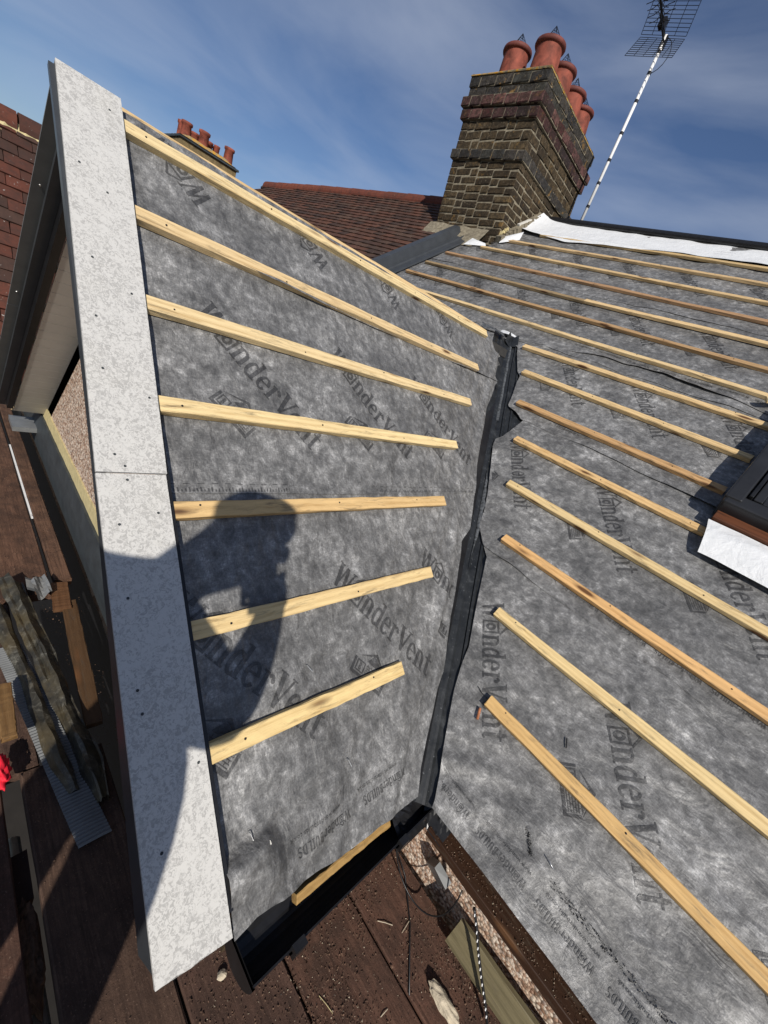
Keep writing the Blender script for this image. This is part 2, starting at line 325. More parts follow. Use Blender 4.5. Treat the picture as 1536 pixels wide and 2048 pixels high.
def glyph(ch):
    if ch == 'W': return g_quad((.20, 0), (.34, 0), (.20, 1), (.02, 1)) + g_quad((.20, 0), (.28, 0), (.50, 1), (.42, 1)) + g_quad((.56, 0), (.70, 0), (.56, 1), (.40, 1)) + g_quad((.58, 0), (.66, 0), (.92, 1), (.84, 1)) + g_rect(-.04, .95, .26, 1) + g_rect(.76, .95, .98, 1), .98
    if ch == 'o':
        return g_rect(.03, 0, .12, .74) + g_rect(.60, 0, .69, .74) + g_rect(.03, 0, .69, .08) + g_rect(.03, .67, .69, .75) + g_arc(.36, .375, .19, .22, .08, .10, 0, 360, 14) + g_quad((-.06, .76), (.04, .76), (.40, 1.08), (.34, 1.16)) + g_quad((.68, .76), (.78, .76), (.38, 1.16), (.34, 1.06)), .78
    if ch == 'n': return g_rect(.06, 0, .21, .72) + g_arc(.26, .48, .29, .26, .13, .17, 0, 120, 7) + g_rect(.40, 0, .55, .50) + g_rect(0, 0, .27, .06) + g_rect(.34, 0, .61, .06) + g_rect(0, .66, .20, .72), .64
    if ch == 'd': return g_arc(.25, .35, .24, .38, .10, .28, 50, 310, 14) + g_rect(.36, 0, .51, 1) + g_rect(.26, .95, .50, 1) + g_rect(.48, 0, .58, .06), .61
    if ch == 'e': return g_arc(.27, .36, .26, .38, .12, .29, 5, 320, 16) + g_rect(.10, .37, .50, .44), .57
    if ch == 'r': return g_rect(.06, 0, .21, .72) + g_rect(0, 0, .29, .06) + g_rect(0, .66, .20, .72) + g_arc(.34, .50, .16, .22, .06, .12, 10, 140, 6) + g_arc(.42, .56, .08, .08, 0, 0, 0, 360, 8), .53
    if ch == 'V': return g_quad((.26, 0), (.42, 0), (.22, 1), (.03, 1)) + g_quad((.30, 0), (.38, 0), (.66, 1), (.58, 1)) + g_rect(-.04, .95, .30, 1) + g_rect(.50, .95, .74, 1), .70
    if ch == 't': return g_rect(.12, .08, .27, .95) + g_arc(.27, .14, .15, .14, .04, .06, 180, 330, 6) + g_rect(.0, .66, .42, .73), .46
    if ch == 'B': return g_rect(.05, 0, .22, 1) + g_arc(.22, .74, .25, .26, .10, .18, -90, 90, 8) + g_arc(.22, .26, .29, .27, .12, .19, -90, 90, 8), .56
    if ch == 'U': return g_rect(.05, .25, .21, 1) + g_rect(.41, .25, .52, 1) + g_arc(.285, .27, .235, .28, .08, .2, 180, 360, 8), .60
    if ch == 'I': return g_rect(.07, 0, .23, 1) + g_rect(0, 0, .3, .06) + g_rect(0, .94, .3, 1), .34
    if ch == 'L': return g_rect(.07, 0, .23, 1) + g_rect(.07, 0, .48, .1) + g_rect(.4, .05, .48, .25), .52
    if ch == 'D': return g_rect(.05, 0, .22, 1) + g_arc(.20, .5, .36, .5, .19, .42, -90, 90, 10), .61
    if ch == 'S': return g_arc(.26, .73, .22, .28, .09, .19, 20, 270, 10) + g_arc(.24, .27, .24, .28, .10, .19, -160, 90, 10), .54
def word_polys(txt, length, cap):
    x = 0; ps = []
    for ch in txt:
        g, a = glyph(ch); ps += [[(px + x, py) for px, py in q] for q in g]; x += a
    k = length / x
    return [[(px * k, py * cap) for px, py in q] for q in ps]
def logo_polys():
    # block mark set under the word: base band, B in a square, pitched roof, brick lines (frame: e along text, n up)
    P = g_rect(.200, -.160, .335, -.150, 6) + g_rect(.200, -.160, .208, -.110) + g_rect(.327, -.160, .335, -.110) + g_quad((.200, -.110), (.208, -.104), (.275, -.072), (.270, -.064)) + g_quad((.327, -.104), (.335, -.110), (.270, -.064), (.265, -.072))
    P += g_quad((.245, -.104), (.325, -.108), (.272, -.078), (.262, -.078)) + g_rect(.212, -.146, .216, -.112) + g_rect(.240, -.146, .244, -.112) + g_rect(.212, -.116, .244, -.112) + g_rect(.212, -.146, .244, -.142)
    P += [[(x * .018 + .2225, y * .022 - .140) for x, y in q] for q in glyph('B')[0]]
    for r_ in range(5):
        y = -.146 + r_ * .0075
        P += g_rect(.249, y, .323, y + .0018, 4)
        for k in range(5):
            x = .252 + k * .0145 + (r_ % 2) * .007
            P += [[(x, y + .0018), (x + .0016, y + .0018), (x + .0016, y + .0075), (x, y + .0075)]]
    return P
WORD = word_polys('WonderVent', .495, .082); LOGO = logo_polys(); SMALL = word_polys('WonderBUILDS', .152, .0175); SMALLE = word_polys('WonderBUILDS', .163, .0215)
_fc = bpy.data.curves.new('fine', 'FONT'); _fc.body = 'www.wonderbuilds.co.uk'; _fc.size = 1; _fc.resolution_u = 2
_fo = bpy.data.objects.new('fine', _fc); COL.objects.link(_fo)
_dg = bpy.context.evaluated_depsgraph_get(); _me = _fo.evaluated_get(_dg).to_mesh()
_w = max(v.co.x for v in _me.vertices)
FINE = [[(_me.vertices[i].co.x / _w * .150, _me.vertices[i].co.y / _w * .150) for i in p.vertices] for p in _me.polygons]
_fo.evaluated_get(_dg).to_mesh_clear(); bpy.data.objects.remove(_fo)
def print_on(name, polys, org, ang, surf, parent, clip=None, mirror=False):
    """org/ang in the sheet's own (a,b) plane axes; surf(a,b,lift)->Vector"""
    c, s = math.cos(ang), math.sin(ang); vs = []; fs = []
    for q in polys:
        pts = [(org[0] + x * c - y * s, org[1] + x * s + y * c) for x, y in q]
        if clip and not all(clip(*p) for p in pts): continue
        b = len(vs); vs += [surf(a, bb, 0.0013) for a, bb in pts]; fs.append(tuple(range(b, b + len(q))))
    if fs:
        o = obj(name, vs, fs, M_ink, parent)
        return o

# ------------------------------------------------------------------ membrane surfaces
DB = [0.167, 0.459, 0.721, 0.989, 1.255, 1.525, 1.779]
MBU = [1.695, 1.385, 1.082, 0.781, 0.503, 0.210, -0.073, -0.362, -0.652, -0.940, -1.239, -1.515, -1.815, -2.108]
def interp(tab, t):
    if t <= tab[0][0]: return tab[0][1]
    for (a, b), (c, d) in zip(tab, tab[1:]):
        if t <= c: return b + (d - b) * (t - a) / max(1e-6, c - a)
    return tab[-1][1]
DEDGE = [(0.0, -0.41), (0.077, -0.435), (0.154, -0.388), (0.237, -0.393), (0.250, -0.33), (0.29, -0.41), (0.32, -0.37), (0.354, -0.44), (0.44, -0.516), (0.48, -0.50), (0.5, -0.537), (0.581, -0.623), (0.697, -0.761), (0.802, -0.847), (0.926, -0.957), (1.032, -1.034), (1.15, -1.11), (1.292, -1.217), (1.379, -1.292), (1.427, -1.379), (1.49, -1.418), (1.599, -1.508), (1.708, -1.601), (1.794, -1.657), (1.87, -1.713), (1.914, -1.769), (1.968, -1.819), (2.029, -1.88), (2.085, -1.931), (2.17, -1.985)]
MEDGE = [(-2.45, 1.618), (-2.427, 1.609), (-2.366, 1.571), (-2.308, 1.53), (-2.215, 1.471), (-2.151, 1.431), (-2.066, 1.389), (-2.0, 1.364), (-1.904, 1.304), (-1.812, 1.248), (-1.734, 1.202), (-1.641, 1.148), (-1.599, 1.09), (-1.532, 1.012), (-1.442, 0.967), (-1.357, 0.914), (-1.177, 0.787), (-1.05, 0.695), (-0.995, 0.668), (-0.954, 0.684), (-0.868, 0.684), (-0.80, 0.681), (-0.758, 0.676), (-0.728, 0.594), (-0.70, 0.523), (-0.622, 0.488), (-0.478, 0.415), (-0.393, 0.378), (-0.36, 0.334), (-0.169, 0.184), (-0.098, 0.136), (-0.061, 0.07), (-0.03, 0.03)]
def near(v, L_): return min(abs(v - b) for b in L_)
def vdist_D(s, y): return (-0.9013 * s - y) / 1.346          # distance from the valley line inside D
def hD(s, y):
    k = min(1.0, near(s, DB) / 0.10); k = k * k * (3 - 2 * k)
    vd = vdist_D(s, y); vk = min(1.0, max(0.0, (vd - 0.10) / 0.15))
    h = 0.0070 * k * fbm(s * 4, y * 4, 1.0, 3) * 2.0 - 0.006 * k * vk * (0.5 + 0.5 * math.cos(2 * math.pi * y / 0.42)) + 0.0045 * k * vk * noise.noise(Vector((s * 5 + y * 9, y * 3 - s * 16, 4)))
    h = h if h > 0 else h * vk; e = math.exp(-max(0, vd - 0.10) / 0.20)
    h += e * 0.0120 * noise.noise(Vector(((s * 0.74 - y * 0.67) * 2.0, (s * 0.67 + y * 0.74) * 22 + 3, 2.0))) * (0.35 + k)
    e2 = math.exp(-abs(y + 2.54) / 0.12); h += e2 * 0.004 * k * noise.noise(Vector((s * 16, y * 3, 7)))
    return max(h, -0.0030 - max(0.0, vd - 0.17) * 0.15) + 0.0015
def hM(x, u):
    k = min(1.0, near(u, MBU) / 0.10); k = k * k * (3 - 2 * k)
    vk = 1.0 if u > 0.05 else min(1.0, max(0.0, (x + 0.6458 * u - 0.10) / 0.18))
    h = 0.0070 * k * fbm(x * 4, u * 4, 11.0, 3) * 2.0 - 0.006 * k * vk * (0.5 + 0.5 * math.cos(2 * math.pi * x / 0.42)) + 0.0045 * k * vk * noise.noise(Vector((x * 3 + u * 14, u * 9 - x * 7, 4)))
    h = h if h > 0 else h * vk
    if u < 0.05:
        vd = x - (-0.6458 * u); e = math.exp(-max(0, vd - 0.08) / 0.20)
        h += e * 0.0130 * noise.noise(Vector(((x * 0.54 - u * 0.84) * 22, (x * 0.84 + u * 0.54) * 2.4, 5.0))) * (0.35 + k)
        h = max(h, -0.0030 - max(0.0, vd - 0.17) * 0.15)
    return h + 0.0015
def grid(fn, na, nb):
    vs = [fn(i / na, j / nb) for i in range(na + 1) for j in range(nb + 1)]
    n = nb + 1
    return vs, [(i * n + j, (i + 1) * n + j, (i + 1) * n + j + 1, i * n + j + 1) for i in range(na) for j in range(nb)]

# ------------------------------------------------------------------ ground far below and house body
gv, gf = grid(lambda a, b: Vector(((a - .5) * 900, (b - .5) * 900, -5.2)), 2, 2)
tag(obj('ground', gv, gf, M_ground), kind='structure')
house = thing('house', 'rendered house body with pebbledash walls below the stripped roofs', 'house', (0, 0, -5.2))
def wallbox(name, mat, x0, x1, y0, y1, z0, z1, parent=house):
    g = Geo(); g.box(x0, x1, y0, y1, z0, z1); return g.obj(name, mat, parent)
# gable front wall (facing -Y) as a pentagon with thickness
pts = [(-1.42, -1.62), (1.42, -1.62), (1.42, -.935*1.42-.055), (S0*cp, -S0*sp_-.05), (-1.42, -.935*(2*S0*cp+1.42)-.04)]
g = Geo(); n_ = len(pts); vs = [Vector((x, -2.40, z)) for x, z in pts] + [Vector((x, -2.25, z)) for x, z in pts]
g.add(vs, [tuple(range(n_)), tuple(range(2 * n_ - 1, n_ - 1, -1))] + [(i, i + n_, (i + 1) % n_ + n_, (i + 1) % n_) for i in range(n_)])
g.obj('gable_wall', M_dash, house)
wallbox('front_wall', M_dash, -5.2, 1.42, -2.40, -2.20, -5.1, -1.63)
wallbox('eaves_side_wall', M_dash, 1.30, 1.47, -2.39, -1.62, -5.1, -1.50)
wallbox('main_front_wall', M_dash, 1.47, 5.0, -1.85, -1.62, -5.1, -1.52)
wallbox('painted_gap_dark', M_black, -5.2, 1.42, -2.414, -2.398, -5.1, -1.900)  # black sheet over the lower wall, painting in the dark of the deck gap
# cream render band with a ragged top, grey lead apron below it
def ragged(name, mat, x0, x1, ztop, zbot, y0, y1, amp, fq, n=160, bulge=0.0):
    vs = []; fs = []
    for i in range(n + 1):
        x = x0 + (x1 - x0) * i / n; zt = ztop + amp * noise.noise(Vector((x * fq, 1.7, 0))) + amp * 0.6 * noise.noise(Vector((x * fq * 3.3, 8, 0)))
        for k in range(4): vs.append(Vector((x, y0 - bulge * math.sin(math.pi * k / 3), zbot + (zt - zbot) * k / 3)))
        vs.append(Vector((x, y1, zt))); vs.append(Vector((x, y1, zbot)))
    for i in range(n):
        for k in range(6): a = i * 6 + k; b = i * 6 + (k + 1) % 6; fs.append((a, b, b + 6, a + 6))
    fs.append((0, 1, 2, 3, 4, 5)); fs.append(tuple(n * 6 + k for k in range(6))[::-1])
    return obj(name, vs, fs, mat, house)
ragged('cream_render_band', M_creamr, -2.2, 0.10, -1.505, -1.70, -2.408, -2.395, 0.006, 9)
ragged('lead_apron', M_lead, -2.9, 1.38, -1.580, -1.845, -2.419, -2.395, 0.005, 14, bulge=0.012)

# ------------------------------------------------------------------ gable roof
gable = thing('gable_roof', 'small cross gable roof stripped to grey printed membrane with timber battens and a speckled verge board', 'roof', (0, -2.6, 0))
YB = -2.548
def sheet_D(name, s0, s1, lift0, lift1, n1, n2, wob=0.0):
    def f(a, b):
        s = s0 + (s1 - s0) * a; ye = interp(DEDGE, s); y = YB + (ye - YB) * b
        if a > 0.999 and wob: s += wob * noise.noise(Vector((y * 2.3, 4.2, s0))) + wob * 0.3 * noise.noise(Vector((y * 9, 1.2, s0)))
        k = a ** 8
        L_ = lift0 + (lift1 * max(0.0, noise.noise(Vector((y * 2.6, 9.4, s0))) + 0.15)) * k
        if b > 0.97: L_ += 0.004 * max(0, noise.noise(Vector((s * 9, 3.3, 1))))
        return PD(s, y, hD(s, y) + L_)
    v, fc = grid(f, n1, n2); return obj(name, v, fc, M_mem, gable, smooth=True)
lowD = 2.135
shA = sheet_D('membrane_sheet', S0, 0.475, 0.0055, 0.034, 60, 190, 0.018)
shB = sheet_D('membrane_sheet', 0.30, 1.212, 0.0024, 0.003, 90, 190, 0.004)
def low_D(a, b):
    yb_ = YB + (interp(DEDGE, 2.1) - YB) * b; s = 1.10 + (interp([(-2.55, 2.100), (-2.50, 2.096), (-2.44, 2.112), (-2.40, 2.118), (-2.25, 2.138), (-1.98, 2.150)], yb_) - 1.10) * a; ye = interp(DEDGE, s); y = YB + (ye - YB) * b
    d = max(0.0, a - 0.93) / 0.07
    s2 = s + 0.006 * d * noise.noise(Vector((y * 8, 2, 2)))
    t = max(0.0, 1 - b / 0.20)                      # lifted, folded corner beside the verge board
    ss = lambda e0, e1, v_: (lambda q: q * q * (3 - 2 * q))(min(1.0, max(0.0, (v_ - e0) / (e1 - e0))))
    fx = ss(1.972, 1.992, s + 0.10 * (y + 2.545)) * (1 - ss(-2.47 + 0.25 * (s - 2.0), -2.405 + 0.35 * (s - 2.0), y))
    h = hD(s, y) + fx * (0.040 - 0.012 * ss(2.0, 2.12, s) + 0.006 * noise.noise(Vector((s * 18, y * 14, 2)))) - 0.004 * d * (1 - t)
    return PD(s2, y, h)
v, fc = grid(low_D, 150, 230); shC = obj('membrane_sheet', v, fc, M_mem, gable, smooth=True)
# roof decking body under the sheets, both slopes
def slab(fn, corners, t0, t1, mat, parent, name):
    v = [fn(a, b, h) for h in (t0, t1) for a, b in corners]; n = len(corners)
    return obj(name, v, [tuple(range(n)), tuple(range(2 * n - 1, n - 1, -1))] + [(i, i + n, (i + 1) % n + n, (i + 1) % n) for i in range(n)], mat, parent)
M_under = simple('dark_rafter_void', (0.03, 0.028, 0.025), 0.9, var=0.2)
slab(PD, [(S0, -2.40), (2.08, -2.40), (2.08, -1.95), (S0, -0.16)], -0.11, -0.03, M_under, gable, 'rafter_layer')
slab(PL, [(0, -2.40), (2.10, -2.40), (2.10, -1.95), (0, -0.06)], -0.11, -0.03, M_under, gable, 'rafter_layer')
v, fc = grid(lambda a, b: PL(0.0 + 2.12 * a, YB + (interp(DEDGE, 2.12 * a) - YB) * b, 0.003), 30, 30); obj('membrane_sheet', v, fc, M_mem, gable, smooth=True)
sD = lambda s_off: (lambda a, b, l: PD(-b, a, hD(-b, a) + s_off + l))       # a = y along the eave, b = up the slope
ANG = R(-50.3)
def clipD(a, b): s = -b; return S0 + .004 < s < 2.13 and YB + 0.004 < a < interp(DEDGE, s) - 0.012
def wordD(y, s, off, rev=False, lo=0.0, hi=9.0):
    an = ANG + (math.pi if rev else 0); cl = lambda a, b: clipD(a, b) and lo < -b < hi
    print_on('printed_wordmark', WORD, (y, -s), an, sD(off), gable, cl)
    print_on('printed_block_mark', LOGO, (y, -s), an, sD(off), gable, cl)
for y in (-2.415, -1.935, -1.47): wordD(y, 0.695, 0.0024, lo=0.475)
for y in (-2.60, -2.130, -1.70): wordD(y, 1.480, 0.0, lo=1.235)
for y in (-2.285, -1.815, -1.365, -0.90): wordD(y, 0.268, 0.0050, rev=True, hi=0.45)
for k in range(9): print_on('printed_lap_text', SMALL, (-2.365 + 0.168 * k + .15, -0.425 + 0.0), math.pi, sD(0.0050), gable, lambda a, b: clipD(a, b) and -b < 0.456)
for k in range(3):
    print_on('printed_lap_text', SMALLE, (-2.004 - 0.212 * k, -2.052), math.pi, sD(0.0), gable, clipD)
    print_on('printed_fine_text', FINE, (-2.030 - 0.212 * k, -2.026), math.pi, sD(0.0), gable, clipD)
dash_ = [q for k in range(60) for q in g_rect(k * 0.034, 0, k * 0.034 + 0.016, 0.0022, 1)]
print_on('printed_dashes', dash_, (-2.54, -1.188), 0, sD(0.0024), gable, lambda a, b: clipD(a, b) and -b < 1.21)
dots_ = [q for k in range(210) for q in g_rect(k * 0.009, 0, k * 0.009 + 0.004, 0.006 + 0.003 * (k % 3), 1)]
print_on('printed_edge_code', dots_, (-2.54, -1.208), 0, sD(0.0024), gable, lambda a, b: clipD(a, b) and -b < 1.212)

# battens: sawn softwood, local X along the length
def batten(name, p0, p1, up, parent, w=0.040, h=0.023, col=(1, 1, 1), n=18, j=0.0011, bow=0.005, nails=None, chip=0.0):
    L_ = (p1 - p0).length; W = frame(p0, p1 - p0, up); c = 0.0022; g = Geo()
    prof = [(-w / 2 + c, 0), (w / 2 - c, 0), (w / 2, c), (w / 2, h - c), (w / 2 - c, h), (-w / 2 + c, h), (-w / 2, h - c), (-w / 2, c)]
    sd_ = rnd(0, 99)
    def fn(t, p):
        x = t * L_; y = p[0] + bow * noise.noise(Vector((x * 0.9, sd_, 0))) + rnd(-j, j); z = p[1] + 0.4 * bow * noise.noise(Vector((x * 1.3, sd_, 5))) + rnd(-j, j)
        if t in (0.0, 1.0): x += rnd(-0.0025, 0.0025) + chip * p[0]
        return Vector((x, y, z))
    g.extrude(prof, n, fn)
    o = g.obj(name, M_pine, parent, W=W, color=col)
    return o
def nails_on(o, xs, z=0.0235, w=0.011):
    g = Geo()
    for x in xs:
        y = rnd(-w, w); g.lathe([(0.0001, 0.0012), (0.0022, 0.001), (0.003, -0.001)], 7, Matrix.Translation((x, y, z)))
    return obj('nail_heads', g.v, g.f, M_wire, o, WM[o.name])
DBAT = [(0.188, 0.146, -2.556, -0.495, (1.02, 1.04, 1.0)), (0.465, 0.452, -2.556, -0.765, (0.95, 0.92, 0.88)), (0.729, 0.712, -2.556, -0.981, (1.03, 1.03, 1.0)), (0.999, 0.978, -2.556, -1.243, (1.06, 1.06, 0.98)),
        (1.259, 1.251, -2.556, -1.465, (0.90, 0.80, 0.66)), (1.525, 1.525, -2.556, -1.673, (1.0, 0.97, 0.86)), (1.771, 1.788, -2.556, -1.940, (1.05, 1.02, 0.86))]
for s0, s1, y0, y1, c in DBAT:
    o = batten('batten', PD(s0, y0, 0.0045), PD(s1, y1, 0.0045), ND, gable, col=c)
    nails_on(o, [0.06 + rnd(0, .04) + 0.41 * k for k in range(int((y1 - y0) / 0.41) + 1)])
o = batten('batten', PL(0.024, -2.545, 0.004), PL(0.020, -0.43, 0.004), NL, gable, w=0.040, h=0.024, col=(0.98, 0.92, 0.84), bow=0.008); nails_on(o, [0.5, 0.95, 1.35, 1.75], 0.031)
for k in range(7):
    s = 0.46 + 0.29 * k
    if k: batten('batten', PL(s, -2.556, 0.0045), PL(s, interp(DEDGE, s) - 0.05, 0.0045), NL, gable, n=6)

# verge boards
bd = thing('verge_board', 'long white speckled cement board laid up the front verge of the small gable', 'board', PD(1.1, -2.62, 0.03))
def undercloak(name, fn, s0, s1, h0, parent, y0a, y1a, y0b, y1b, jag=False, jag0=None):
    n = 40; vs = []; fs = []
    for i in range(n + 1):
        t = i / n; s = s0 + (s1 - s0) * t
        for (ya, yb, hh) in ((y0a, y0b, h0), (y1a, y1b, h0), (y1a, y1b, h0 + 0.0065), (y0a, y0b, h0 + 0.0065)):
            y = ya + (yb - ya) * t; vs.append(fn(s + (0.016 * t if jag and ya == y1a else 0), y, hh))
    for i in range(n):
        for k in range(4): a = i * 4 + k; b = i * 4 + (k + 1) % 4; fs.append((a, b, b + 4, a + 4))
    fs.append((3, 2, 1, 0))
    # broken lower end: an extra ragged strip
    b = len(vs); m = 14 if jag else 1
    for k in range(m + 1):
        t = k / m; y = y0b + (y1b - y0b) * t; s = s1 + 0.016 * t + (0.004 * noise.noise(Vector((y * 45, 3, 1))) if jag and 0 < k < m else 0.0)
        vs += [fn(s, y, h0), fn(s, y, h0 + 0.0065)]
    for k in range(m): fs += [(b + 2 * k, b + 2 * k + 2, b + 2 * k + 3, b + 2 * k + 1)]
    top = [n * 4 + 3] + [b + 2 * k + 1 for k in range(1, m)] + [n * 4 + 2]; bot = [n * 4] + [b + 2 * k for k in range(1, m)] + [n * 4 + 1]
    if m > 1: fs += [tuple(top), tuple(bot[::-1])]
    return obj(name, vs, fs, M_board, parent)
undercloak('board_panel', PD, 0.118, 1.178, 0.0310, bd, -2.668, -2.530, -2.684, -2.552)
undercloak('board_panel', PD, 1.181, 2.070, 0.0305, bd, -2.6845, -2.5545, -2.686, -2.556, jag=True)
for s, y in [(0.184, -2.562), (0.408, -2.645), (0.461, -2.594), (0.666, -2.643), (0.731, -2.572), (0.818, -2.65), (0.944, -2.65), (0.997, -2.566), (1.139, -2.648), (1.164, -2.632), (1.194, -2.631), (1.267, -2.581), (1.288, -2.655), (1.435, -2.656), (1.606, -2.659), (1.649, -2.656), (1.772, -2.572), (1.885, -2.653)]:
    g = Geo(); g.lathe([(0.0002, 0.0006), (0.0012, 0.0003), (0.0024, 0.0010), (0.0028, -0.0004)], 9, frame(PD(s, y, 0.0378), EY, ND)); g.obj('screw', M_lead, bd)
def bargeboard(fn, s0, s1, y0, y1, h0, h1, mat, parent, name):
    v = [fn(s, y, h) for s in (s0, s1) for y, h in ((y0, h0), (y1, h0), (y1, h1), (y0, h1))]
    return obj(name, v, [(0, 1, 2, 3), (7, 6, 5, 4)] + [(i, i + 4, (i + 1) % 4 + 4, (i + 1) % 4) for i in range(4)], mat, parent)
bt = [(0.13, .018), (1.0, .004), (1.25, -.006), (1.6, -.032), (2.062, -.066)]
v = [PD(s, y, h) for s, hb in bt for y, h in ((-2.681, hb), (-2.662, hb), (-2.662, .0302), (-2.681, .0302))]
obj('barge_board', v, [(0, 1, 2, 3), (19, 18, 17, 16)] + [(i * 4 + k, i * 4 + 4 + k, i * 4 + 4 + (k + 1) % 4, i * 4 + (k + 1) % 4) for i in range(4) for k in range(4)], M_upvc, gable)
bargeboard(PD, S0, 2.05, -2.552, -2.545, -0.03, 0.0300, M_black, gable, 'verge_strip')
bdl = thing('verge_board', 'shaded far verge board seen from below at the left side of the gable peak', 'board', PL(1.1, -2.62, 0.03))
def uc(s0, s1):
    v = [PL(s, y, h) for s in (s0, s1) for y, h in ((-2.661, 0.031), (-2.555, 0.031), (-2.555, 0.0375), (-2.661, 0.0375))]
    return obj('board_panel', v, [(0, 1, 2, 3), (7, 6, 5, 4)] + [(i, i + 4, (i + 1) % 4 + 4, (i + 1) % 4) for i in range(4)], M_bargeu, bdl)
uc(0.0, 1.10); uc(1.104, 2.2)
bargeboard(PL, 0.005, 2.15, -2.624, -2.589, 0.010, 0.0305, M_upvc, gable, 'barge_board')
bargeboard(PL, 0.01, 2.10, -2.588, -2.560, -0.034, 0.0302, M_black, gable, 'recess_shade_bar')  # black bar standing in for the shade of the recess behind the barge
for k in range(26):
    s = 0.16 + k * 0.076
    bargeboard(PL, s, s + 0.0735, -2.556, -2.400, -0.032, -0.024, M_soffit, gable, 'soffit_board')
# plaster-white end cap under the soffit foot
g = Geo(); g.box(-1.72, -1.52, -2.55, -2.425, -1.72, -1.69); g.obj('soffit_end_cap', M_vent, gable)
for s, y in ((0.40, -2.640), (0.52, -2.610), (1.0, -2.64)):
    g = Geo(); g.lathe([(0.0002, -0.0016), (0.003, -0.0012), (0.0035, 0.001)], 8, frame(PL(s, y, 0.0305), EY, NL)); g.obj('screw', M_alu, bdl)
# tilting timber at the foot of the membrane
batten('eaves_timber', PD(2.150, -2.39, -0.040), PD(2.163, -2.08, -0.040), ND, gable, w=0.020, h=0.022, col=(0.50, 0.40, 0.25))
batten('fascia_board', Vector((1.490, -2.50, -1.60)), Vector((1.490, -1.97, -1.60)), EX, gable, w=0.12, h=0.02, col=(0.10, 0.09, 0.09))
for (s, y, dy) in ((1.678, -2.27, .012), (1.940, -2.200, .006), (1.955, -2.482, .005)):
    g = Geo(); g.tube([PD(s, y, 0.004), PD(s + 0.001, y, 0.011), PD(s + 0.020, y + dy, 0.011), PD(s + 0.021, y + dy, 0.004)], 0.0012, 6); tag(g.obj('staple', M_alu, None), 'steel staple pushed into the gable membrane ' + ('under the long middle batten' if s < 1.8 else 'below the lowest batten towards the valley' if y > -2.3 else 'near the folded corner by the verge board'), 'staple')

# black half round gutter hanging at the gable eave
gut = thing('black_gutter', 'black half round gutter hanging below the gable eave', 'gutter', (1.56, -2.3, -1.5))
g = Geo(); prof = []
for k in range(13): a = math.pi * (1 + k / 12); prof.append((0.057 * math.cos(a), 0.057 * math.sin(a)))
for k in range(13): a = math.pi * (2 - k / 12); prof.append((0.053 * math.cos(a), 0.053 * math.sin(a)))
g.extrude(prof, 4, lambda t, p: Vector((1.563 + p[0], -2.525 + t * 0.625, -1.487 + p[1] - 0.004 * t))); g.obj('trough', M_black, gut)
for y in (-2.530, -1.898):
    g = Geo(); v0 = [Vector((1.563 + 0.060 * math.cos(math.pi * (1 + k / 12)), yy, -1.487 + 0.060 * math.sin(math.pi * (1 + k / 12)))) for yy in (y, y + 0.006) for k in range(13)]
    g.add(v0, [tuple(range(13)), tuple(range(25, 12, -1))] + [(k, k + 13, k + 14, k + 1) for k in range(12)]); g.obj('end_cap', M_black, gut)
for y in (-2.44, -2.10):
    g = Geo(); g.extrude([(x * 1.09, z * 1.09) for x, z in prof], 1, lambda t, p: Vector((1.563 + p[0], y + t * 0.03, -1.487 + p[1]))); g.box(1.615, 1.632, y, y + .03, -1.505, -1.475); g.obj('bracket', M_black, gut)

# ------------------------------------------------------------------ valley
val = thing('valley_trough', 'dark plastic valley trough between the small gable and the long roof slope', 'roof valley', (0.8, -1.0, -0.75))
VD = Vector((1, -1.2340, -0.9350)).normalized()
def PV(t, q, h):      # t metres down from the junction, q across: q<0 on the gable slope, q>0 on the main slope
    o = VD * t
    if q < 0: d = ND.cross(VD).normalized(); d = d if d.dot(EY) < 0 else -d; return o + d * (-q) + ND * h
    d = NM.cross(VD).normalized(); d = d if d.dot(EX) > 0 else -d; return o + d * q + NM * h
vp = [(-.16, -.018), (-.155, -.018), (-.10, -.016), (-.095, -.005), (-.085, -.005), (-.08, -.012), (-.016, -.012), (-.008, -.004), (0, -.001), (.008, -.004), (.016, -.012), (.038, -.012), (.043, -.004), (.052, -.004), (.057, -.012), (.078, -.012), (.083, -.005), (.092, -.005), (.097, -.012), (.155, -.018), (.16, -.018)]
def vf(a, b):
    t = 0.10 + a * 2.83; q, h = vp[int(round(b * 20))]
    return PV(t, q + 0.003 * noise.noise(Vector((t * 3, q * 3, 0))), h)
v, fc = grid(vf, 60, 20); obj('trough', v, fc, M_valley, val)
v, fc = grid(lambda a, b: PV(0.85 + a * 2.05, -0.016 - (0.110 * (1 - b)) * min(1, a * 5) , -0.011 + 0.004 * b + 0.002 * noise.noise(Vector((a * 30, b * 3, 1)))), 60, 6); obj('painted_shade_strip', v, fc, M_black, val, smooth=True)  # black strip painting in the shadow band on the trough's gable flank
# raised ribs beside the centre fold, lit look painted as paler mottled plastic
v, fc = grid(lambda a, b: PV(0.10 + a * 0.92, 0.003 + (0.017 + .006 * noise.noise(Vector((a * 9, 1, 1)))) * b, -0.0035 + 0.005 * math.sin(math.pi * b) * min(1, 8 * (1 - a))), 30, 4); obj('rib', v, fc, M_valleypale, val, smooth=True)
v, fc = grid(lambda a, b: PV(1.46 + a * 0.62, 0.008 + (0.022 + .01 * noise.noise(Vector((a * 12, 5, 1)))) * b * math.sin(math.pi * min(1, a * 1.1 + 0.02)), 0.000 + 0.004 * math.sin(math.pi * b)), 30, 4); obj('rib', v, fc, M_valleypale, val, smooth=True)
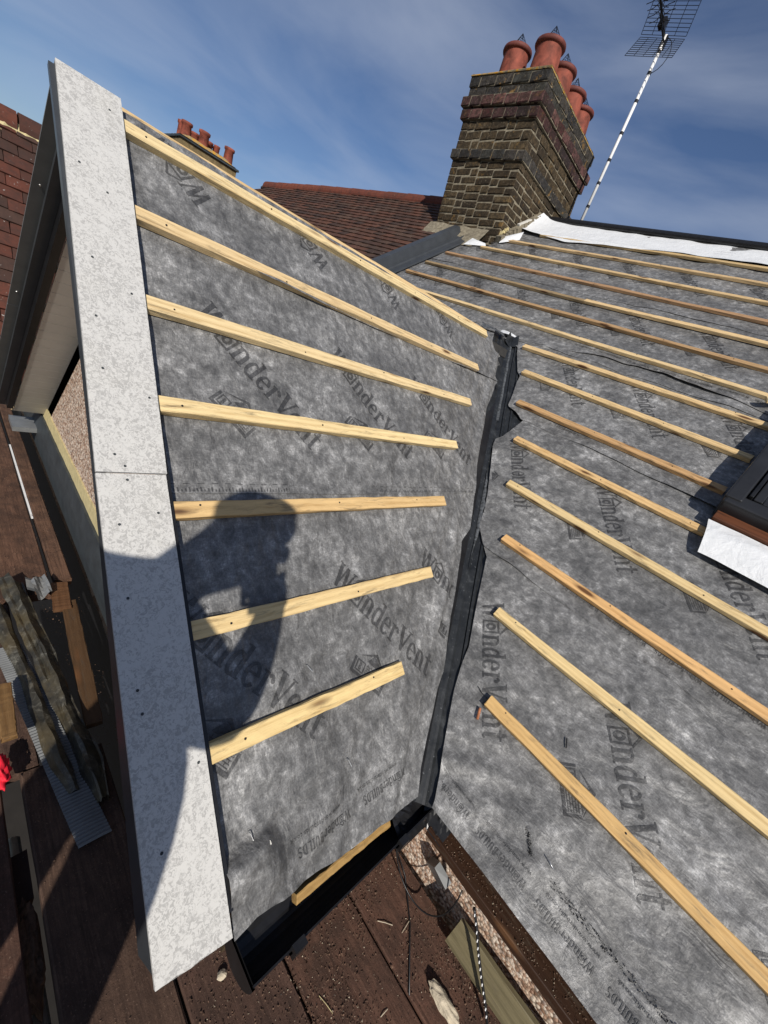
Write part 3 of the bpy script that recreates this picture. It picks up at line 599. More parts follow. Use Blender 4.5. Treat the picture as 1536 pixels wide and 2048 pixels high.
# curled cut end of the trough at the top
def curl(a, b): return PV(0.14 - 0.10 * a, (-0.055 + 0.115 * b), 0.001 + 0.012 * a * a + 0.022 * a * abs(2 * b - 1))
v, fc = grid(curl, 8, 12); obj('torn_top_end', v, fc, M_valley, val, smooth=True)
v, fc = grid(lambda a, b: Vector((-0.045, -0.36, -0.005)) + Vector((0.07, 0.20, 0)) * a + Vector((0.055, -0.035, -0.035)) * b + EZ * (0.018 * math.sin(3 * a) * b + 0.004 * noise.noise(Vector((a * 9, b * 9, 0)))), 14, 10)
obj('lead_saddle', v, fc, M_valleypale, val, smooth=True)
v, fc = grid(lambda a, b: PM(-0.10 + 0.16 * a, -0.02 + 0.05 * b * (1 - a * .7), 0.020 + 0.010 * math.sin(3 * a)), 8, 4); obj('white_lining_scrap', v, fc, M_whitemem, val, smooth=True)
# small turned-up membrane snips along the gable side
for (s, y, l, up) in ((0.30, -0.39, .05, .02), (0.50, -0.53, .04, .02)):
    v = [PD(s, y, .006), PD(s + l * .8, y - l * .2, .004), PD(s + l * .3, y + l * .5, up * .2), PD(s + l * .2, y + l * .1, -.005)]
    obj('trough_snip', v, [(0, 1, 2), (0, 2, 3)], M_valley, val)

# ------------------------------------------------------------------ main roof
main = thing('main_roof', 'long roof slope covered in grey printed membrane and rows of timber battens', 'roof', (0.5, 0, 0))
XR = 3.2
def edgeM(u): return interp(MEDGE, u) if u < 0 else -1.95
def sheet_M(name, u0, u1, lift0, lift1, n1, n2, wob, xl=None, xr=XR, bias=1.35):
    """u0 upper, u1 lower edge"""
    def f(a, b):
        u = u0 + (u1 - u0) * a; x0 = xl(u) if xl else edgeM(u); x = x0 + (xr - x0) * (b ** bias if not xl else b)
        k = a ** 8
        if a > 0.999: u += wob * noise.noise(Vector((x * 2.1, 4.2, u1))) + wob * .3 * noise.noise(Vector((x * 8, 1.2, u1)))
        return PM(x, u, hM(x, u) + lift0 + lift1 * max(0, noise.noise(Vector((x * 2.4, 3.4, u1))) + 0.1) * k)
    v, fc = grid(f, n1, n2); return obj(name, v, fc, M_mem, main, smooth=True)
xl0 = lambda u: -1.80 if u < 1.35 else -1.47
sheet_M('membrane_sheet', 2.42, 0.93, 0.0075, 0.006, 70, 230, 0.006, xl=lambda u: -1.85 if u < 1.40 else (-1.46 if u > 1.46 else -1.85 + 0.39 * (u - 1.40) / 0.06))
sheet_M('membrane_sheet', 1.02, 0.02, 0.0055, 0.006, 60, 230, 0.0, xl=lambda u: -1.85)
def lapa(x): return interp([(-0.1, -0.015), (0.05, -0.02), (0.19, -0.02), (0.405, 0.055), (0.884, 0.132), (1.2, 0.11), (1.455, 0.085), (1.7, 0.06), (3.3, 0.07)], x)
def fA(a, b):
    x = 0.02 + 3.18 * b; ub = lapa(x); u = 0.20 + (ub - 0.20) * a
    return PM(x, u, hM(x, u) + 0.0058 + 0.024 * a ** 5 * max(0, noise.noise(Vector((x * 2.2, 8.8, 0))) + .25))
v, fc = grid(fA, 14, 220); obj('membrane_sheet', v, fc, M_mem, main, smooth=True)
sheet_M('membrane_sheet', 0.02, -0.752, 0.0035, 0.014, 80, 260, 0.012, bias=1.3)
sheet_M('membrane_sheet', -0.64, -1.612, 0.0018, 0.014, 90, 260, 0.016, bias=1.3)
sheet_M('membrane_sheet', -1.48, -2.445, 0.0, 0.003, 100, 260, 0.006, bias=1.3)
slab(PM, [(0.02, -0.02), (1.60, -2.40), (XR, -2.40), (XR, 2.40), (-1.99, 2.40), (-1.99, 0)], -0.11, -0.03, M_under, main, 'rafter_layer')
v, fc = grid(lambda a, b: PM(-1.99 + (0.6458 * (-2.3 * a) + 1.99) * b, -2.3 * a, -0.004), 20, 20); obj('membrane_sheet', v, fc, M_mem, main, smooth=True)
sM = lambda off: (lambda a, b, l: PM(a, b, hM(a, b) + off + l))
def clipM(lo, hi): return lambda a, b: lo < b < hi and (a > edgeM(b) + 0.012) and a < 3.15
ANM = R(-50.0)
def wordM(x, u, off, lo, hi, small=False):
    print_on('printed_wordmark', WORD, (x, u), ANM, sM(off), main, clipM(lo, hi)); print_on('printed_block_mark', LOGO, (x, u), ANM, sM(off), main, clipM(lo, hi))
for x in (-1.56, -1.08, -0.575, -0.085, 0.400, 0.89, 1.38): wordM(x, 1.675, 0.0075, 0.94, 2.1)
for x in (-1.50, -1.02, -0.535, -0.030, 0.450, 0.945, 1.43): wordM(x, 0.775, 0.0055, 0.21, 0.92)
for x in (0.0, 0.481, 0.947, 1.425, 1.91, 2.4): wordM(x, -0.090, 0.0035, -0.745, -0.005)
for x in (0.745, 1.245, 1.735, 2.23, 2.73): wordM(x, -0.965, 0.0018, -1.595, -0.765)
for x in (1.279, 1.780, 2.290, 2.80): wordM(x, -1.822, 0.0, -2.44, -1.63)
for k in range(14):
    print_on('printed_lap_text', SMALL, (0.835 + 0.1795 * k + .15, -0.680), math.pi, sM(0.0035), main, clipM(-0.735, 0))
    print_on('printed_lap_text', SMALL, (1.095 + 0.1795 * k + .15, -1.540), math.pi, sM(0.0018), main, clipM(-1.595, -0.7))
    print_on('printed_lap_text', SMALL, (0.42 + 0.1795 * k + .15, 0.170), math.pi, sM(0.0062), main, clipM(0.135, 0.30))
for k in range(8):
    x = 1.545 + 0.195 * k + .155
    print_on('printed_lap_text', SMALLE, (x, -2.3735), math.pi, sM(0.0), main, clipM(-2.44, -1.7)); print_on('printed_fine_text', FINE, (x - .005, -2.347), math.pi, sM(0.0), main, clipM(-2.44, -1.7))

MB_ = [(-1.463, 1.690, 3.1, 1.700, (0.85, 0.78, 0.72)), (-1.470, 1.400, 3.1, 1.360, (0.88, 0.82, 0.75)), (-1.700, 1.100, 3.1, 1.055, (0.58, 0.46, 0.43)), (-1.690, 0.790, 0.111, 0.770, (0.45, 0.42, 0.40)),
       (-1.680, 0.510, 3.1, 0.470, (0.60, 0.50, 0.44)), (-1.30, 0.218, 1.60, 0.204, (0.98, 0.95, 0.90)), (0.180, -0.088, 1.665, -0.059, (0.94, 0.88, 0.80)), (0.378, -0.365, 1.665, -0.360, (0.93, 0.87, 0.78)), (0.560, -0.658, 1.665, -0.648, (0.72, 0.58, 0.48)),
       (0.762, -0.946, 1.705, -0.936, (0.92, 0.80, 0.66)), (0.945, -1.241, 3.1, -1.237, (0.95, 0.93, 0.84)), (1.143, -1.524, 3.1, -1.520, (0.96, 0.76, 0.58)), (1.348, -1.824, 3.1, -1.809, (1.02, 1.0, 0.88)), (1.535, -2.101, 3.1, -2.118, (0.86, 0.72, 0.52))]
for i, (x0, u0, x1, u1, c) in enumerate(MB_):
    hh = 0.0115 if u0 > 0.9 else 0.0100 if u0 > 0.1 else 0.0075 if u0 > -0.75 else 0.006 if u0 > -1.6 else 0.0045
    o = batten('batten', PM(x0, u0, hh), PM(x1, u1, hh), NM, main, col=c, n=26, bow=0.010 if u0 > 0 else 0.005, w=0.039 if u0 < 0 else 0.034)
    nails_on(o, [0.05 + rnd(0, .03) + 0.41 * k for k in range(int((x1 - x0) / 0.41) + 1)])
o = batten('batten', PM(0.115, 0.770, 0.013), PM(3.1, 0.790, 0.013), NM, main, col=(0.98, 0.92, 0.85), n=20)
o = batten('batten', PM(-1.15, 1.985, 0.0115), PM(3.1, 2.03, 0.0115), NM, main, col=(0.8, 0.75, 0.65), n=14)
o = batten('batten', PM(1.545, 0.105, 0.045), PM(1.70, 0.215, 0.055), NM, main, col=(1.1, 1.1, 1.05), n=4, w=0.03)
# white ridge membrane with a lifted end against the chimney
def rm(a, b):
    x = -1.46 + 4.7 * a
    lo = interp([(-1.46, 2.02), (-1.15, 1.97), (-0.837, 1.930), (-0.3, 1.97), (0.912, 2.07), (3.3, 2.10)], x) + 0.012 * noise.noise(Vector((x * 3, 0, 0)))
    u = lo + (2.46 - lo) * b
    e = math.exp(-max(0, x + 1.46) / 0.13)
    h = 0.020 + 0.020 * math.exp(-((u - 2.01) / 0.05) ** 2) + 0.007 * noise.noise(Vector((x * 5, u * 6, 1))) + e * (0.02 + 0.06 * b) - 0.008 * b + 0.02 * (1 - b) ** 2 * max(0, noise.noise(Vector((x * 2, 7, 7))))
    return PM(x, u, h)
v, fc = grid(rm, 140, 16); rmo = obj('white_ridge_membrane', v, fc, M_whitemem, main, smooth=True)
def flap(c0, c1, c2, c3, name='white_membrane_flap', n=8):
    v, fc = grid(lambda a, b: (Vector(c0) * (1 - a) + Vector(c1) * a) * (1 - b) + (Vector(c3) * (1 - a) + Vector(c2) * a) * b + Vector((0, -.01, .02)) * math.sin(3.14 * a) * math.sin(3.14 * b) * 0.7, n, n); return obj(name, v, fc, M_whitemem, main, smooth=True)
flap(PM(-1.70, 1.37, .03), PM(-1.46, 1.46, .02), PM(-1.50, 1.50, .03), PM(-1.70, 1.52, .05))
flap(PM(-1.40, 1.60, .02), PM(-1.24, 1.74, .03), PM(-1.28, 1.86, .07), PM(-1.42, 1.70, .05))
fl = [(x, q) for x, q in [(-0.45, 2.17)]]
print_on('printed_fine_text', FINE, (0.46, 2.20), R(3), lambda a, b, l: PM(a, b, 0.034), main)
# black ridge roll
g = Geo(); g.extrude([(0.035 * math.cos(R(a)), 0.030 * math.sin(R(a))) for a in range(0, 360, 30)], 20, lambda t, p: PM(-1.46 + 4.7 * t, 2.475 + p[0], 0.03 + p[1])); g.obj('ridge_roll', M_black, main)
# back slope to close the roof
slab(lambda a, b, h: Vector((a, 1.95 + b * ct + h * st, 1.50 - b * st + h * ct)), [(-8.2, 0), (XR, 0), (XR, 3.0), (-8.2, 3.0)], -0.10, -0.02, M_under, main, 'rear_slope')
# grey verge trim at the party line
vt = thing('verge_trim', 'grey plastic verge trim running down from the brick chimney beside brown tiles', 'trim', PM(-1.9, 1.0))
def vtf(a, b):
    u = 0.25 + a * 1.33; P = [(-1.742, .020), (-1.746, .034), (-1.835, .036), (-1.842, .050), (-1.856, .050), (-1.862, .040), (-1.925, .045), (-1.945, .120), (-2.02, .126), (-2.03, .10)]
    x, h = P[int(round(b * 9))]; return PM(x, u, h)
v, fc = grid(vtf, 8, 9); obj('trim_profile', v, fc, M_upvc, vt)
v = [PM(x, 1.583, h) for x, h in ((-1.742, .015), (-1.742, .034), (-1.835, .036), (-1.925, .045), (-1.945, .12), (-2.02, .126), (-2.03, .01))]; obj('trim_end', v, [tuple(range(7))], M_black, vt)

# eaves of the main slope: dirty ledge, old timber
def crumbs(name, pts, mat, r0, r1, parent=None, lab=None):
    g = Geo()
    for p in pts:
        r_ = rnd(r0, r1); q = [Vector((rnd(-1, 1), rnd(-1, 1), rnd(-1, 1))).normalized() * r_ * rnd(.6, 1.2) for _ in range(4)]
        g.add([p + a for a in q], [(0, 1, 2), (0, 3, 1), (1, 3, 2), (2, 3, 0)])
    return g.obj(name, mat, parent)
batten('ledge_timber', Vector((1.64, -1.915, -1.566)), Vector((4.2, -1.915, -1.566)), EZ, main, w=0.080, h=0.030, col=(0.055, 0.032, 0.028), bow=0.01)
pc = [Vector((rnd(1.6, 2.8), rnd(-1.952, -1.90), -1.534)) for _ in range(900)]
tag(crumbs('ledge_debris', pc, M_soil, 0.0012, 0.004, main), kind='stuff')
tag(crumbs('ledge_debris', random.sample(pc, 160), M_chunk, 0.0010, 0.0025, main), kind='stuff')

# roof window at the right edge
win = thing('roof_window', 'dark grey roof window frame sitting on battens at the right edge', 'roof window', PM(2.0, -0.4))
WW = frame(PM(1.680, -0.800), EX, NM)      # local x along, y up the slope, z out
def wb(name, x0, x1, y0, y1, z0, z1, mat, c=0.004):
    me = bpy.data.meshes.new(name); bm = bmesh.new(); bmesh.ops.create_cube(bm, size=1)
    for v in bm.verts: v.co = Vector((x0 + (x1 - x0) * (v.co.x + .5), y0 + (y1 - y0) * (v.co.y + .5), z0 + (z1 - z0) * (v.co.z + .5)))
    bmesh.ops.bevel(bm, geom=bm.edges[:], offset=c, segments=2, affect='EDGES', profile=0.5); bm.to_mesh(me); bm.free(); me.materials.append(mat)
    o = bpy.data.objects.new(name, me); return put(o, WW, win)
wb('frame_side', 0, 0.062, 0.00, 0.86, 0.0, 0.125, M_winframe, .008); wb('frame_side', 0.72, 0.78, 0.0, 0.86, 0.0, 0.125, M_winframe)
wb('frame_foot', 0.004, 0.776, -0.028, 0.045, 0.02, 0.118, M_winframe, .010); wb('frame_head', 0.004, 0.776, 0.80, 0.89, 0.0, 0.14, M_winframe)
wb('sash_side', 0.068, 0.082, 0.05, 0.80, 0.06, 0.128, M_black, .003); wb('sash_side', 0.086, 0.118, 0.05, 0.80, 0.05, 0.118, M_winframe, .004); wb('sash_foot', 0.118, 0.70, 0.05, 0.085, 0.05, 0.112, M_winframe, .005)
wb('pane', 0.119, 0.70, 0.086, 0.79, 0.07, 0.088, M_glass, .002)
wb('timber_sill', 0.012, 0.77, -0.075, -0.020, 0.004, 0.060, M_stain, .003)
wb('lower_sill', 0.030, 0.77, -0.096, -0.072, 0.003, 0.028, M_stain, .003); wb('white_clip', 0.022, 0.034, -0.092, -0.078, 0.028, 0.040, M_white, .002)
v, fc = grid(lambda a, b: PM(1.690 + 0.95 * a - 0.004 + 0.030 * (1 - b) * (1 - a) * 1.4, -1.068 + 0.185 * b + 0.004 * math.sin(9 * a), 0.034 + 0.022 * math.sin(b * 2.6) + 0.005 * noise.noise(Vector((a * 8, b * 4, 3)))), 40, 12)
fl_ = obj('membrane_apron', v, fc, M_whitemem, None, smooth=True); tag(fl_, 'white membrane apron hanging from the foot of the roof window', 'membrane')

# ------------------------------------------------------------------ brick chimney
CH0 = Vector((-1.462, 1.300, 0.985))
def CW(x, y, z): return Vector((CH0.x - x - 0.105 * (z), CH0.y + y - 0.050 * z, CH0.z + z))
chim = thing('brick_chimney', 'tall weathered yellow brick chimney stack with banded courses and red clay pots', 'chimney', CH0)
WX, WY = 0.955, 1.38
SH = Matrix(((1, 0, -0.105, CH0.x), (0, 1, -0.050, CH0.y), (0, 0, 1, CH0.z), (0, 0, 0, 1)))
def brick_mesh(name, l, h, d, mat, rough=0.004):
    bm = bmesh.new(); bmesh.ops.create_cube(bm, size=1)
    for v in bm.verts: v.co = Vector((v.co.x * l, v.co.y * d, v.co.z * h))
    bmesh.ops.bevel(bm, geom=bm.edges[:], offset=rough * 1.3, segments=1, affect='EDGES')
    for v in bm.verts: v.co += Vector((rnd(-1, 1), rnd(-1, 1), rnd(-1, 1))) * rough * 0.5
    me = bpy.data.meshes.new(name); bm.to_mesh(me); bm.free(); me.materials.append(mat); return me
BL = {}
def bmesh_for(l, mat, h, rough):
    k = (round(l, 3), mat.name, round(h, 3), random.randrange(4))
    if k not in BL: BL[k] = brick_mesh('brick', l, h, 0.10, mat, rough)
    return BL[k]
rest = {}
PITCH = 0.0755
courses = []
z = -0.09
kinds = ['s'] * 11 + ['d'] + ['s'] * 3 + ['r'] + ['q'] + ['b'] * 2
PU = 0.090
off = {'s': 0.0, 'd': 0.028, 'r': 0.030, 'q': 0.050, 'b': 0.012}
nb = 0
core = Geo()
zc = z
Bof = {'s': M_stock, 'd': M_blueb, 'r': M_redb, 'q': M_redb, 'b': M_blueb}
for ci, kd in enumerate(kinds):
    PITCH = 0.0755 if ci < 11 else PU
    o_ = off[kd] + (0.012 if ci == len(kinds) - 1 else 0); mat = Bof[kd]; hh = PITCH - (0.012 if kd == 's' else 0.008); rg = 0.006 if kd == 's' else 0.004
    zz = zc + PITCH / 2
    for side in range(4):      # 0 front (-Y), 1 right (+X), 2 back, 3 left
        Ls = (WX if side in (0, 2) else WY) + 2 * o_
        pos = 0.0; first = (ci + side) % 2
        lens = []
        while pos < Ls - 0.04:
            l = (0.105 if first else 0.215) if not lens else (0.215 if (kd in 'bdrq' or (len(lens) + ci) % 3) else 0.105)
            if kd in 'rdq': l = min(l, 0.155)
            l = min(l, Ls - pos)
            if Ls - pos - l < 0.06: l = Ls - pos
            lens.append((pos, l)); pos += l
        for (p, l) in lens:
            bl = l - 0.011; me = bmesh_for(round(bl / 0.005) * 0.005, mat, hh, rg); c_ = p + l / 2 - o_; dj = rnd(-0.003, 0.005) if kd == 's' else rnd(-.002, .002)
            if side == 0: T = Matrix.Translation((-c_, -o_ + 0.05 + dj, zz))
            elif side == 1: T = Matrix.Translation((o_ - 0.05 + dj, c_, zz)) @ Matrix.Rotation(math.pi / 2, 4, 'Z')
            elif side == 2: T = Matrix.Translation((-c_, WY + o_ - 0.05, zz))
            else: T = Matrix.Translation((-WX - o_ + 0.05, c_, zz)) @ Matrix.Rotation(math.pi / 2, 4, 'Z')
            T = T @ Matrix.Rotation(rnd(-.012, .012), 4, 'Y')
            if side < 2: inst('brick', me, SH @ T, chim); nb += 1
            else:
                rest.setdefault(mat.name, (mat, Geo()))[1].box(-bl / 2, bl / 2, -.05, .05, -hh / 2, hh / 2, SH @ T)
    ins = 0.0085
    core.box(-WX - o_ + ins, o_ - ins, -o_ + ins, WY + o_ - ins, zc, zc + PITCH, SH)
    zc += PITCH
    if kd == 'r': zc += 0.014
core.box(-WX + .010, -.010, .010, WY - .010, -0.5, zc - .01, SH)
core.obj('mortar_core', M_mortar, chim)
for k_, (mt, gg) in rest.items(): tag(gg.obj('rear_bricks', mt, chim), kind='stuff')
ZT = zc
g = Geo()
def fl2(a, b):
    x = -WX - 0.026 + (WX + 0.052) * a; y = -0.026 + (WY + 0.052) * b; e = min(a, 1 - a) * (WX) ; e2 = min(b, 1 - b) * WY; m_ = min(e, e2)
    return SH @ Vector((x, y, ZT + 0.012 + 0.065 * min(1, m_ / 0.16) + 0.016 * noise.noise(Vector((x * 12, y * 12, 0)))))
core2 = Geo(); core2.box(-WX - .026, .026, -.026, WY + .026, ZT, ZT + .016, SH, j=.004); core2.obj('mortar_edge', M_lichen, chim)
v, fc = grid(fl2, 30, 40); obj('mortar_cap', v, fc, M_lichen, chim, smooth=True)
def pot(lx, ly):
    g = Geo(); W = SH @ Matrix.Translation((lx, ly, ZT + 0.03)); Wp = Matrix.Translation(W.translation) @ Matrix.Rotation(R(-6), 4, 'Y') @ Matrix.Rotation(R(3), 4, 'X')
    g.lathe([(0.150, -0.03), (0.142, 0.06), (0.130, 0.25), (0.132, 0.265)], 28, Wp); p = g.obj('chimney_pot', M_terra, chim, smooth=True)
    g = Geo(); g.lathe([(0.132, 0.262), (0.150, 0.268), (0.157, 0.284), (0.153, 0.302), (0.136, 0.311), (0.116, 0.305), (0.110, 0.22)], 28, Wp); g.obj('rim', M_terra_rim, p, smooth=True)
    g = Geo(); a0 = rnd(0, 1)
    cs = [Wp @ Vector((0.112 * math.cos(a0 + k * math.pi / 2), 0.112 * math.sin(a0 + k * math.pi / 2), 0.305)) for k in range(4)]; top = Wp @ Vector((0, 0, 0.45))
    for k in range(4):
        a, b = cs[k], cs[(k + 1) % 4]; g.tube([a, b], 0.0022, 4); g.tube([a, top], 0.0024, 4); g.tube([(a + b) / 2, top], 0.0016, 4)
        for q in (0.2, .4, .6, .8): g.tube([a.lerp(top, q), b.lerp(top, q)], 0.0014, 4)
        for q in (0.25, 0.75): g.tube([a.lerp(b, q), a.lerp(b, q).lerp(top, 0.6)], 0.0013, 4)
    g.obj('bird_guard', M_wire, p)
for ly in (0.20, 0.54, 0.88, 1.17): pot(-0.23, ly)
pot(-0.64, 0.22)
# crumbling flaunching and broken soakers at the foot
def haunch(a, b):
    x = -WX - 0.08 + (WX - 0.06) * a; y = -0.02 - 0.19 * b
    zt = 0.10 * (1 - b) ** 1.4 + 0.016 * noise.noise(Vector((x * 9, y * 9, 2)))
    P = CW(-x, y, 0); zr = (P.y) * math.tan(TH)
    return Vector((P.x, P.y, zr + 0.02 + zt))
v, fc = grid(haunch, 24, 12); obj('mortar_fillet', v, fc, M_mortar, chim, smooth=True)
for k in range(12):     # stepped slips of broken mortar and tile up the right-hand foot
    y = 0.02 + k * 0.058; zz = (CH0.y + y) * math.tan(TH) - CH0.z
    g = Geo(); g.box(-0.03, 0.05, -0.028, 0.028, -0.012, 0.05, Matrix.Translation(CW(-0.02, y, zz + 0.02)) @ Matrix.Rotation(TH + rnd(-.2, .3), 4, 'X') @ Matrix.Rotation(rnd(-.2, .2), 4, 'Z'), j=0.006); g.obj('mortar_slip', M_mortar, chim)
g = Geo(); g.box(-0.02, 0.022, -0.11, 0.11, -0.006, 0.028, Matrix.Translation(CW(-0.035, 0.36, 0.335)) @ Matrix.Rotation(TH, 4, 'X'), j=0.007); g.obj('pale_mortar_slip', M_soffit, chim)
for k in range(5):
    g = Geo(); g.box(-0.014, 0.014, -0.012, 0.012, -0.012, 0.018, Matrix.Translation(CW(-0.012, 0.02 + 0.022 * k, 0.10 + 0.020 * k)) @ Matrix.Rotation(k * 1.1, 4, 'Y'), j=0.006); g.obj('mortar_crumb', M_creamr, chim)

# ------------------------------------------------------------------ television aerial
aer = thing('tv_aerial', 'television aerial with wire grid reflector on a tall banded pole beside the chimney', 'aerial', (-1.15, 2.30, 1.60))
PB, PT = Vector((-1.165, 2.26, 1.50)), Vector((-1.242, 2.30, 3.375))
g = Geo(); g.tube([PB, PT], 0.0165, 12); g.obj('pole', M_white, aer, smooth=True)
for k in range(8):
    t = [0.04, 0.165, 0.29, 0.41, 0.545, 0.70, 0.83, 0.925][k]; c = PB.lerp(PT, t); g = Geo(); g.tube([c - EZ * .012, c + EZ * .014], 0.0205, 10); g.obj('tape_band', M_black, aer)
def panel(c0, c1, c2, c3, nu, nv, ext=0):
    c0, c1, c2, c3 = map(Vector, (c0, c1, c2, c3)); g = Geo()
    for i in range(nv + 1):
        t = i / nv; g.tube([c0.lerp(c3, t), c1.lerp(c2, t)], 0.0026, 5)
    for i in range(nu + 1):
        t = i / nu; g.tube([c0.lerp(c1, t), c3.lerp(c2, t)], 0.0030, 5)
    g.obj('grid_panel', M_wire, aer)
panel((-1.525, 2.30, 3.415), (-1.035, 2.30, 3.345), (-1.45, 2.02, 3.62) if 0 else (-0.985, 2.13, 3.66), (-1.475, 2.13, 3.73), 4, 13)
panel((-1.515, 2.29, 3.385), (-1.030, 2.29, 3.315), (-0.965, 2.10, 3.045), (-1.50, 2.14, 3.135), 5, 9)
A0 = Vector((-1.262, 2.31, 3.37)); AD = Vector((0.05, -1.0, 0.02)).normalized()
g = Geo(); g.tube([A0 + AD * -0.05, A0 + AD * 0.85], 0.011, 8); g.tube([A0 + Vector((.03, 0, -.06)), A0 + Vector((.03, 0, -.06)) + AD * .34], 0.008, 6); g.obj('boom', M_black, aer)
g = Geo(); g.box(-.03, .03, -.03, .03, -.035, .035, Matrix.Translation(A0 + AD * 0.16)); g.box(-.022, .022, -.022, .022, -.05, .05, Matrix.Translation(A0 + Vector((0.02, 0, -.05)))); g.obj('dipole_box', M_black, aer)
for k in range(9):
    c = A0 + AD * (0.24 + 0.07 * k); g = Geo()
    for sx in (-1, 1):
        g.tube([c + Vector((sx * .012, 0, 0)), c + Vector((sx * .05, 0, .035)), c + Vector((sx * .10, 0, .045))], 0.0035, 5); g.tube([c + Vector((sx * .012, 0, 0)), c + Vector((sx * .05, 0, -.035)), c + Vector((sx * .10, 0, -.045))], 0.0035, 5)
    g.obj('director', M_black, aer)
g = Geo(); g.tube([A0 + Vector((.02 + .13 * math.sin(t * .35), -0.02, -.02 - .15 * (1 - math.cos(t * .35)) )) for t in range(10)], 0.0035, 6); g.obj('cable_loop', M_black, aer)

# ------------------------------------------------------------------ neighbours' roofs
def tiles(parent, mat, fn, W_of, a0, a1, b0, b1, wa, gb, limit, skip=None, drop=0.017, L_=None):
    """fn(a,b,h): a along the eave, b up the slope. nearest tiles as parts, the rest joined"""
    cells = []; nb_ = int((b1 - b0) / gb)
    for j in range(nb_):
        n_a = int((a1 - a0) / wa)
        for i in range(n_a):
            a = a0 + (i + (0.5 if j % 2 else 0)) * wa; b = b0 + j * gb
            if skip and skip(a, b): continue
            cells.append((a, b))
    cells.sort(key=lambda c: (fn(c[0], c[1], 0) - CAM).length)
    mes = []
    for k in range(5):
        g = Geo(); tk = 0.013; n = 3; w2 = wa / 2 - 0.002; ln = gb * 1.5
        for e in range(n):
            x0, x1 = -w2 + 2 * w2 * e / n, -w2 + 2 * w2 * (e + 1) / n
            zf = lambda x: 0.003 * (1 - (x / w2) ** 2) + rnd(0, .0008)
            za, zb = zf(x0), zf(x1)
            g.add([(x0, 0, za + drop), (x1, 0, zb + drop), (x1, ln, zb), (x0, ln, za), (x0, 0, za + drop + tk), (x1, 0, zb + drop + tk), (x1, ln, zb + tk * .9), (x0, ln, za + tk * .9)], [(4, 5, 6, 7), (0, 1, 5, 4), (3, 2, 1, 0)] + ([(0, 4, 7, 3)] if e == 0 else []) + ([(1, 2, 6, 5)] if e == n - 1 else []))
        mes.append(g.mesh('tile', mat))
    r_ = Geo(); tint = []
    for k, (a, b) in enumerate(cells):
        W = W_of(a, b) @ Matrix.Rotation(rnd(-.022, .022), 4, 'Z') @ Matrix.Rotation(rnd(-.02, .03), 4, 'X') @ Matrix.Translation((0, rnd(-.005, .004), 0))
        me = mes[k % 5]
        if k < limit: inst('tile', me, W, parent)
        else:
            r_.add([W @ v.co for v in me.vertices], [tuple(p.vertices) for p in me.polygons]); tint += [rnd(0, 1)] * len(me.vertices)
    if r_.v:
        o = r_.obj('far_tiles', mat, parent); at = o.data.attributes.new('tint', 'FLOAT', 'POINT'); at.data.foreach_set('value', tint); tag(o, kind='stuff')
nr = thing('neighbour_tiled_roof', 'brown clay tiled roof of the neighbouring house with a red ridge behind the gable', 'roof', PM(-5, 1.2))
def rU(x): return interp([(-7.9, 2.30), (-6, 2.46), (-3.2, 2.56), (-2, 2.58)], x)
tiles(nr, M_tile, lambda a, b, h: PM(a, b, h), lambda a, b: frame(PM(a, b, 0.02), EX, NM), -7.85, -2.06, 0.05, 2.53, 0.168, 0.098, 300, skip=lambda a, b: (b > rU(a) - 0.03) or (a > -2.50 and b > 1.48) or (b > 1.0 and a < -7.85 + (b - 1.0) * 0.1))
slab(PM, [(-7.8, 0.0), (-2.04, 0.0), (-2.04, 2.5), (-7.8, 2.28)], -0.11, 0.012, M_under, nr, 'roof_battening')
for k in range(12):
    x = -7.80 + k * 0.440; g = Geo(); rr = 0.10
    if x > -2.75: break
    def rf(t, p, x=x): return PM(x + 0.452 * t, rU(x + .45 * t) + p[0], 0.005 + p[1] + 0.006 * (1 - t))
    pr = [(rr * math.cos(math.pi * q / 10), rr * math.sin(math.pi * q / 10)) for q in range(11)] + [((rr - .015) * math.cos(math.pi * q / 10), (rr - .015) * math.sin(math.pi * q / 10)) for q in range(10, -1, -1)]
    g.extrude(pr, 2, rf); g.obj('ridge_tile', M_ridgetile, nr, smooth=False)
ng = thing('neighbour_gable_roof', 'red clay tiled gable slope with mortared ridge tiles at the left edge', 'roof', (-3.2, -2.0, 0))
XG = -3.22; ZG = 0.02
def PG(a, b, h): return Vector((XG, 0, ZG)) + Vector((-b * cp + h * sp_, a, b * sp_ + h * cp))      # b negative below the ridge
tiles(ng, M_redtile, PG, lambda a, b: frame(PG(a, b, 0.02), EY, ND), -2.66, -0.9, -2.15, -0.03, 0.168, 0.100, 200)
slab(lambda a, b, h: PG(a, b, h), [(-2.62, -2.1), (-0.9, -2.1), (-0.9, -0.02), (-2.62, -0.02)], -0.10, 0.010, M_under, ng, 'roof_battening')
for k in range(5):
    y = -2.70 + k * 0.31; g = Geo(); rr = 0.115
    pr = [(rr * math.cos(math.pi * q / 10), rr * math.sin(math.pi * q / 10)) for q in range(11)] + [((rr - .018) * math.cos(math.pi * q / 10), (rr - .018) * math.sin(math.pi * q / 10)) for q in range(10, -1, -1)]
    g.extrude(pr, 2, lambda t, p, y=y: Vector((XG + p[0], y + 0.298 * t, ZG + p[1] - 0.035))); g.obj('ridge_tile', M_redtile, ng)
g = Geo(); g.extrude([(0.135, -0.10), (0.125, -0.055), (0.09, 0.005), (-0.09, 0.005), (-0.125, -0.055), (-0.135, -0.10)], 60, lambda t, p: Vector((XG + p[0] + rnd(-.004, .004), -2.68 + 1.5 * t, ZG + p[1] + rnd(-.004, .004)))); g.obj('mortar_bedding', M_creamr, ng)
